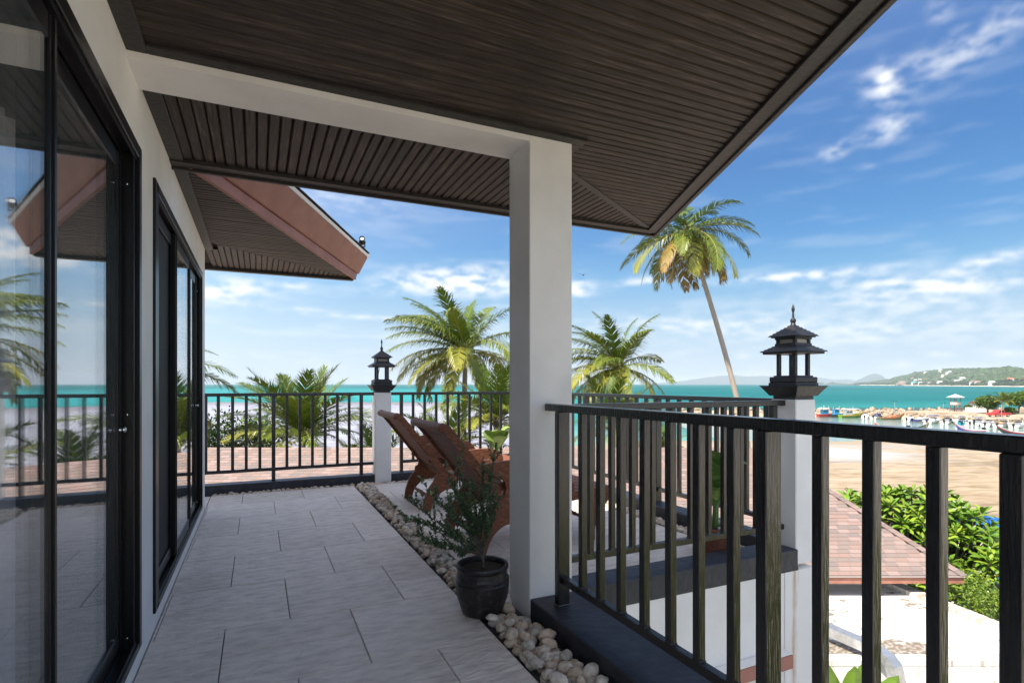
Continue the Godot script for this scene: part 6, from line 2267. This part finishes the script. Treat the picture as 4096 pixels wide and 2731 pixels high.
func build_boats():
	var wh := [0.70, 0.70, 0.69]
	var rd := [0.35, 0.03, 0.03]
	boat("red-hulled fishing boat with a blue cabin, leftmost at the breakwater", 3308, 158.5, 0.15, 5.6, "fish", [rd, [0.5, 0.1, 0.08]], {"canopy": wh, "from": -0.45, "to": 0.1, "high": 1.45, "cabin": [0.01, 0.16, 0.32]})
	boat("dark-hulled blue-cabined fishing boat behind the green one", 3352, 157.5, 0.1, 4.6, "fish", [[0.05, 0.03, 0.03], [0.02, 0.25, 0.5]], {"cabin": [0.02, 0.25, 0.5], "canopy": [0.02, 0.22, 0.42], "high": 1.2})
	boat("green and yellow fishing boat under a long white awning", 3404, 154.5, 0.1, 6.4, "fish", [[0.10, 0.28, 0.03], [0.45, 0.4, 0.06]], {"canopy": wh, "from": -0.35, "to": 0.32, "high": 1.5, "cabin": [0.3, 0.33, 0.35], "stripe": [0.35, 0.12, 0.03]})
	boat("white speedboat beside the green fishing boat, motor raised", 3463, 152, 0.9, 4.6, "speed", [wh, wh])
	boat("white boat with a dark blue tarpaulin, third white one from the left", 3510, 150.5, 0.6, 4.8, "speed", [wh, [0.4, 0.4, 0.4]], {"cover": [0.02, 0.03, 0.10], "size": 0.3})
	boat("weathered orange wooden boat with a blue water tank amidships", 3566, 146.5, 0.05, 6.2, "long", [[0.10, 0.13, 0.04], [0.38, 0.13, 0.06]], {"cover": [0.42, 0.14, 0.07], "size": 0.2, "at": 0.1, "stripe": [0.32, 0.12, 0.07]})
	boat("white speedboat just right of the orange wooden boat", 3637, 140.5, 0.75, 5.0, "speed", [wh, wh])
	boat("low white boat with a deep blue hull band", 3682, 137.5, 0.2, 4.6, "speed", [[0.02, 0.06, 0.25], wh], {"stripe": [0.02, 0.05, 0.22]})
	boat("biggest white speedboat, with a blue bimini top", 3733, 133.5, 0.55, 6.4, "speed", [wh, wh], {"canopy": [0.03, 0.03, 0.22], "high": 0.95, "from": -0.2, "to": 0.16})
	boat("white speedboat with a black bimini, beside the biggest one", 3790, 131.5, 0.7, 5.6, "speed", [wh, [0.3, 0.3, 0.3]], {"canopy": [0.015, 0.015, 0.018], "high": 0.85, "cover": [0.03, 0.03, 0.04], "size": 0.16})
	boat("white speedboat stern-on with a big black motor, left of the turquoise one", 3827, 130.5, 1.1, 5.0, "speed", [wh, wh])
	boat("turquoise-hulled boat with a blue-grey canopy", 3850, 129, 0.85, 5.0, "speed", [[0.01, 0.22, 0.32], wh], {"canopy": [0.08, 0.12, 0.22], "high": 1.0})
	boat("white speedboat with a tan cover, right of the turquoise one", 3885, 126.8, 0.8, 5.2, "speed", [wh, wh], {"cover": [0.2, 0.16, 0.12], "size": 0.15, "at": 0.1})
	boat("white open speedboat with a blue canopy near the palm", 3915, 126, 0.6, 5.6, "speed", [wh, wh], {"canopy": [0.08, 0.14, 0.3], "high": 0.95})
	boat("white speedboat with a sun-bleached pale awning, below the pickup", 3955, 124, 0.65, 5.8, "speed", [wh, [0.5, 0.5, 0.5]], {"canopy": [0.42, 0.36, 0.30], "high": 0.95})
	boat("grey-covered speedboat, second from the right edge", 4015, 121, 0.5, 5.8, "speed", [wh, [0.3, 0.3, 0.3]], {"canopy": [0.12, 0.12, 0.13], "high": 0.85, "cover": [0.25, 0.17, 0.10], "size": 0.14, "at": -0.2})
	boat("white speedboat with a brown frame at the right edge of the harbour", 4072, 119.5, 0.6, 5.8, "speed", [wh, wh], {"canopy": [0.10, 0.07, 0.06], "high": 0.8})
	boat("orange-prowed longtail with a green mast, nearest the railing", 3585, 109, 2.75, 6.5, "long", [[0.4, 0.12, 0.06], [0.55, 0.45, 0.35]], {"ribbon": [0.45, 0.06, 0.05]})
	boat("wooden boat carrying a frame of drying poles, mid harbour", 3672, 112, 0.2, 5.0, "long", [[0.12, 0.2, 0.08], [0.25, 0.2, 0.15]], {"canopy": [0.16, 0.12, 0.09], "high": 1.1, "from": -0.4, "to": 0.35})
	boat("small boat under a crumpled pink cover", 3850, 108.5, 0.5, 3.0, "long", [[0.3, 0.3, 0.3], wh], {"cover": [0.55, 0.26, 0.28], "size": 0.3, "at": 0.0})
	boat("slim white longtail with a blue engine drum", 3885, 107.2, 2.9, 4.6, "long", [[0.02, 0.05, 0.28], wh], {"stripe": [0.5, 0.2, 0.2], "ribbon": [0.4, 0.1, 0.12]})
	boat("red, white and black striped longtail at the right edge", 4085, 101, 3.0, 7.0, "long", [[0.03, 0.03, 0.04], [0.6, 0.58, 0.56]], {"stripe": [0.38, 0.04, 0.05], "ribbon": [0.16, 0.05, 0.04], "canopy": [0.04, 0.25, 0.45], "high": 1.2, "from": -0.3, "to": -0.1})

# ---------------------------------------------------------------- headland and far mountains
const HEAD := [[3380.0, 5200.0, 0.5], [3420.0, 4700.0, 2.0], [3480.0, 4300.0, 6.0], [3540.0, 3900.0, 14.0], [3600.0, 3500.0, 27.0], [3660.0, 3150.0, 42.0], [3720.0, 2900.0, 50.0], [3780.0, 2680.0, 55.0], [3850.0, 2450.0, 57.0], [3905.0, 2290.0, 55.0], [3940.0, 2200.0, 58.0], [3990.0, 2080.0, 57.0], [4035.0, 1990.0, 62.0], [4070.0, 1930.0, 58.0], [4096.0, 1890.0, 52.0], [4160.0, 1800.0, 55.0], [4300.0, 1650.0, 40.0], [4600.0, 1500.0, 30.0]]

func head_at(u: float, k: float, f: FastNoiseLite) -> Vector3:
	# k runs from 0 at the shore to 1 on the ridge, then down the far side
	var q := strip_at(HEAD, u)
	var d: float = q[1] * (1.0 + 0.42 * k)
	var tall: float = q[2] / 2200.0 * q[1] * 1.42 + 9.45
	var rise := smoothstep(0.0, 1.0, k) if k <= 1.0 else 1.0 - smoothstep(1.0, 1.8, k)
	var ramp := 4.0 * smoothstep(0.0, 0.05, k)
	var y: float = SEA + minf(ramp, tall) + maxf(tall - 4.0, 0.0) * rise * (1.0 + 0.16 * f.get_noise_2d(u * 1.4, k * 160.0) * (1.0 - k * 0.6))
	return bearing(u, d, y)

func build_far():
	var f := noise(660, 0.011, 4)
	var b := MB.new(true)
	var rows := 22
	var cols := 110
	var pts := []
	var cl := []
	var cn := noise(661, 0.006, 4)
	for j in rows + 1:
		for i in cols + 1:
			var p := head_at(lerpf(3380.0, 4600.0, float(i) / cols), 1.8 * j / rows, f)
			pts.append(p)
			cl.append(Color(0.045, 0.075, 0.028).lerp(Color(0.30, 0.24, 0.17), smoothstep(0.1, 0.4, cn.get_noise_2d(p.x, p.z) + 0.0)))
	var w := cols + 1
	for j in rows:
		for i in cols:
			var a := j * w + i
			b.tc(pts[a], pts[a + 1], pts[a + w + 1], cl[a], cl[a + 1], cl[a + w + 1])
			b.tc(pts[a], pts[a + w + 1], pts[a + w], cl[a], cl[a + w + 1], cl[a + w])
	ground("headland", b.done(), M.hill)
	b = MB.new(true)
	b.col = Color(0.66, 0.57, 0.45)
	for i in 90:
		var u0 := lerpf(3440.0, 4600.0, i / 90.0)
		var u1 := lerpf(3440.0, 4600.0, (i + 1) / 90.0)
		var d0: float = strip_at(HEAD, u0)[1]
		var d1: float = strip_at(HEAD, u1)[1]
		b.qo(bearing(u0, d0 * 0.985, SEA + 0.2), bearing(u1, d1 * 0.985, SEA + 0.2), bearing(u1, d1 * 1.012, SEA + 3.0), bearing(u0, d0 * 1.012, SEA + 3.0), Vector3.UP)
	ground("far_beach", b.done(), M.hill)
	# woods that cover the headland
	var mm := MultiMesh.new()
	mm.transform_format = MultiMesh.TRANSFORM_3D
	mm.use_colors = true
	mm.mesh = lump(670, 1, 0.3, 1.3, false)
	var list := []
	for i in 5200:
		var u := 3420.0 + 760.0 * pow(rng.randf(), 0.8)
		var k := pow(rng.randf(), 1.4) * 1.05
		if k < 0.03:
			continue
		var p := head_at(u, k, f)
		var bare := cn.get_noise_2d(p.x, p.z)
		if bare > 0.16 and k > 0.14 and rng.randf() < 0.85:
			continue
		var s := rng.randf_range(4.5, 10.0) * (1.25 if k < 0.12 else 1.0)
		var g := rng.randf_range(0.7, 1.7) * (0.55 if k < 0.16 else 1.0)  # slope lighter than the shore belt: haze painted into the leaf tone
		list.append([Transform3D(Basis(Vector3.UP, rng.randf() * TAU).scaled(Vector3(s, s * rng.randf_range(0.6, 1.0), s)), p + Vector3.UP * s * 0.35), Color(0.045 * g, 0.072 * g, 0.026 * g)])
	mm.instance_count = list.size()
	for i in list.size():
		mm.set_instance_transform(i, list[i][0])
		mm.set_instance_color(i, list[i][1])
	var woods := MultiMeshInstance3D.new()
	woods.name = "hillside_woods"
	woods.multimesh = mm
	woods.material_override = M.hill
	woods.set_meta("kind", "stuff")
	add_child(woods)
	# tall trees that stand out along the far beach
	var tree_k := 0
	for q in [[3655, 13, "round tree"], [3690, 12, "round tree"], [3745, 14, "round tree"], [3795, 22, "broad dark tree"], [3835, 15, "round tree"], [3925, 26, "broad dark tree"], [3960, 12, "round tree"], [4000, 22, "tall feathery tree"], [4030, 24, "broad dark tree"], [4065, 26, "tall feathery tree"], [4085, 24, "broad dark tree"]]:
		var g := RandomNumberGenerator.new()
		g.seed = 910 + tree_k
		var d: float = strip_at(HEAD, q[0])[1] * 1.03
		var names := ["first", "second", "third", "fourth", "fifth", "sixth", "seventh", "eighth", "ninth", "tenth", "eleventh"]
		var o := thing("beach_tree", "%s behind the far beach, %s of the standout trees from the left" % [q[2], names[tree_k]], "tree", bearing(q[0], d, SEA + 3.0), 0.0, "standout trees behind the far beach")
		var hh: float = q[1]
		var m := MB.new()
		m.tube(PackedVector3Array([Vector3(0, -1, 0), Vector3(0, hh * 0.6, 0)]), [0.6, 0.35], 6)
		part("trunk", m.done(), M.bark, o)
		m = MB.new(true)
		for i in 16:
			var e := Vector3(g.randfn(0, 0.34), g.randf_range(0.32, 0.92), g.randfn(0, 0.34)) * hh
			var s := hh * g.randf_range(0.12, 0.24)
			m.xf = Transform3D(Basis(Vector3.UP, g.randf() * 6).scaled(Vector3(s, s * 0.8, s)), e)
			var v := g.randf_range(0.7, 1.3)
			m.col = Color(0.018 * v, 0.036 * v, 0.012 * v)
			lump(671 + i % 3, 1, 0.35, 1.5, false, m)
		part("crown", m.done(), M.hill, o)
		tree_k += 1
	# rock dome at the point
	var rock := lump(680, 3, 0.18, 1.0, false)
	var rk := solid("rock_dome", rock, plain(lin(0.20, 0.155, 0.12), 0.9), "bare tan rock dome on the point of the far headland", "rock", bearing(3612, 3420, SEA + 2.0))
	rk.scale = Vector3(46, 27, 30)
	# villas and beach houses
	var kinds := []
	var at := 0
	for q in [[3662, 0.30, 9, 0, "white villa low on the left shoulder of the far hill"], [3680, 0.32, 9, 0, "white villa right of the one on the hill's left shoulder"], [3702, 0.68, 10, 0, "white villa highest on the left of the far hill"], [3764, 0.74, 12, 0, "large pale villa near the far hill's crest"], [3772, 0.5, 9, 1, "pale villa with a tan roof midway up the far hill"], [3792, 0.55, 11, 0, "white villa beside the bare slope of the far hill"], [3800, 0.62, 8, 0, "small white villa above the bare slope"], [3850, 0.30, 12, 0, "long white house above the shore trees"], [3828, 0.18, 11, 0, "white house just behind the far beach trees"], [3656, 0.04, 12, 2, "turquoise-roofed beach house near the rock dome"], [3682, 0.05, 10, 0, "white beach house right of the turquoise roof"], [3720, 0.05, 9, 1, "tan-roofed beach house at the middle of the far beach"], [3760, 0.06, 12, 0, "white beach house left of the tan row"], [3893, 0.04, 12, 3, "brown-roofed beach house, left of a pair"], [3912, 0.04, 12, 3, "brown-roofed beach house, right of a pair"], [3968, 0.03, 11, 0, "pale beach house near the tall trees"], [4042, 0.22, 11, 4, "orange-roofed house at the right of the far hill"], [4086, 0.20, 10, 4, "orange-roofed house at the right edge of the far hill"]]:
		var p := head_at(q[0], q[1], f)
		var o := thing("hill_house", q[4], "house", p + Vector3.UP * 2.0, rng.randf_range(-0.6, 0.4) - YAW, "houses on the far headland")
		var s: float = q[2] * 1.7
		var m := MB.new()
		m.box(Vector3(-s / 2, -4, -s * 0.35), Vector3(s / 2, s * 0.5 + 3, s * 0.35))
		part("wall", m.done(), M.white, o)
		m = MB.new()
		m.xf = Transform3D(Basis(Vector3.UP, PI / 2), Vector3(0, s * 0.5 + 3, 0))
		m.prism(PackedVector2Array([Vector2(-s * 0.42, 0), Vector2(s * 0.42, 0), Vector2(0, s * 0.24)]), -s * 0.56, s * 0.56)
		part("roof", m.done(), plain([lin(0.55, 0.55, 0.55), lin(0.32, 0.22, 0.15), lin(0.03, 0.4, 0.4), lin(0.25, 0.14, 0.09), lin(0.5, 0.14, 0.05)][q[3]], 0.7), o)
		m = MB.new()
		for k in 3:
			m = MB.new()
			m.box(Vector3(-s * 0.36 + k * s * 0.27, s * 0.2 + 1.5, s * 0.35), Vector3(-s * 0.2 + k * s * 0.27, s * 0.38 + 2.0, s * 0.355))
			part("window", m.done(), M.frame, o)
		at += 1
	# islands and ranges far across the water
	for k in [[2560, 3460, 14000.0, [[2560, 0], [2640, 4], [2700, 9], [2760, 16], [2830, 27], [2880, 33], [2935, 36], [2990, 30], [3050, 33], [3110, 31], [3170, 30], [3230, 27], [3280, 26], [3340, 17], [3390, 20], [3430, 12], [3460, 0]]], [3395, 3580, 11000.0, [[3395, 0], [3420, 10], [3450, 24], [3475, 36], [3500, 42], [3520, 38], [3545, 22], [3565, 10], [3580, 0]]], [3530, 3700, 9000.0, [[3530, 0], [3560, 14], [3600, 20], [3660, 22], [3700, 0]]], [3265, 3300, 6500.0, [[3265, 0], [3275, 6], [3288, 7], [3300, 0]]], [3300, 3400, 6500.0, [[3300, 0], [3318, 5], [3330, 9], [3342, 5], [3380, 2], [3400, 0]]]]:
		b = MB.new(true)
		b.col = Color(0.055, 0.085, 0.05)
		var n := 70
		var prev := []
		for i in n + 1:
			var u := lerpf(k[0], k[1], float(i) / n)
			var hpx: float = strip_at(k[3].map(func(a): return [float(a[0]), float(a[1])]), u)[1]
			hpx += 1.6 * f.get_noise_2d(u * 6.0, k[2]) * minf(1.0, hpx / 6.0)
			var hm: float = maxf(0.0, hpx) / 2200.0 * k[2] + 9.45
			var cur := [bearing(u, k[2] * 0.93, SEA), bearing(u, k[2] * 0.97, SEA + hm * 0.55), bearing(u, k[2], SEA + hm), bearing(u, k[2] * 1.08, SEA)]
			if i > 0:
				for j in 3:
					b.qo(prev[j], cur[j], cur[j + 1], prev[j + 1], Vector3.UP)
			prev = cur
		ground("hill", b.done(), M.hill)
	# a swallow over the terrace
	var bird := thing("bird", "small dark bird in flight just right of the white column", "bird", bearing(2333, 22, 5.6), 0.6)
	var m := MB.new()
	m.xf = Transform3D(Basis(Vector3(0, 0, 1), -PI / 2), Vector3())
	m.lathe([[0.0, -0.09], [0.012, -0.06], [0.022, 0.0], [0.018, 0.05], [0.008, 0.075], [0.0, 0.09]], 10)
	part("body", m.done(), M.frame, bird)
	for s in [-1.0, 1.0]:
		m = MB.new()
		m.t(Vector3(0.03, 0.008, 0), Vector3(-0.03, 0.008, 0), Vector3(0.0, 0.06, s * 0.10))
		m.t(Vector3(-0.03, 0.008, 0), Vector3(-0.06, 0.07, s * 0.2), Vector3(0.0, 0.06, s * 0.10))
		part("wing", m.done(), M.frame, bird)

func _ready():
	rng.seed = 20240611
	camera_and_light()
	materials()
	build_ground()
	build_house()
	build_curtains()
	build_terrace()
	build_pillars()
	build_railings()
	build_lower_house()
	build_flat_roof()
	build_jetty()
	build_far()
	build_palms()
	build_garden()
	build_on_jetty()
	build_boats()
	build_loungers()
	build_pots()
	build_pebbles()
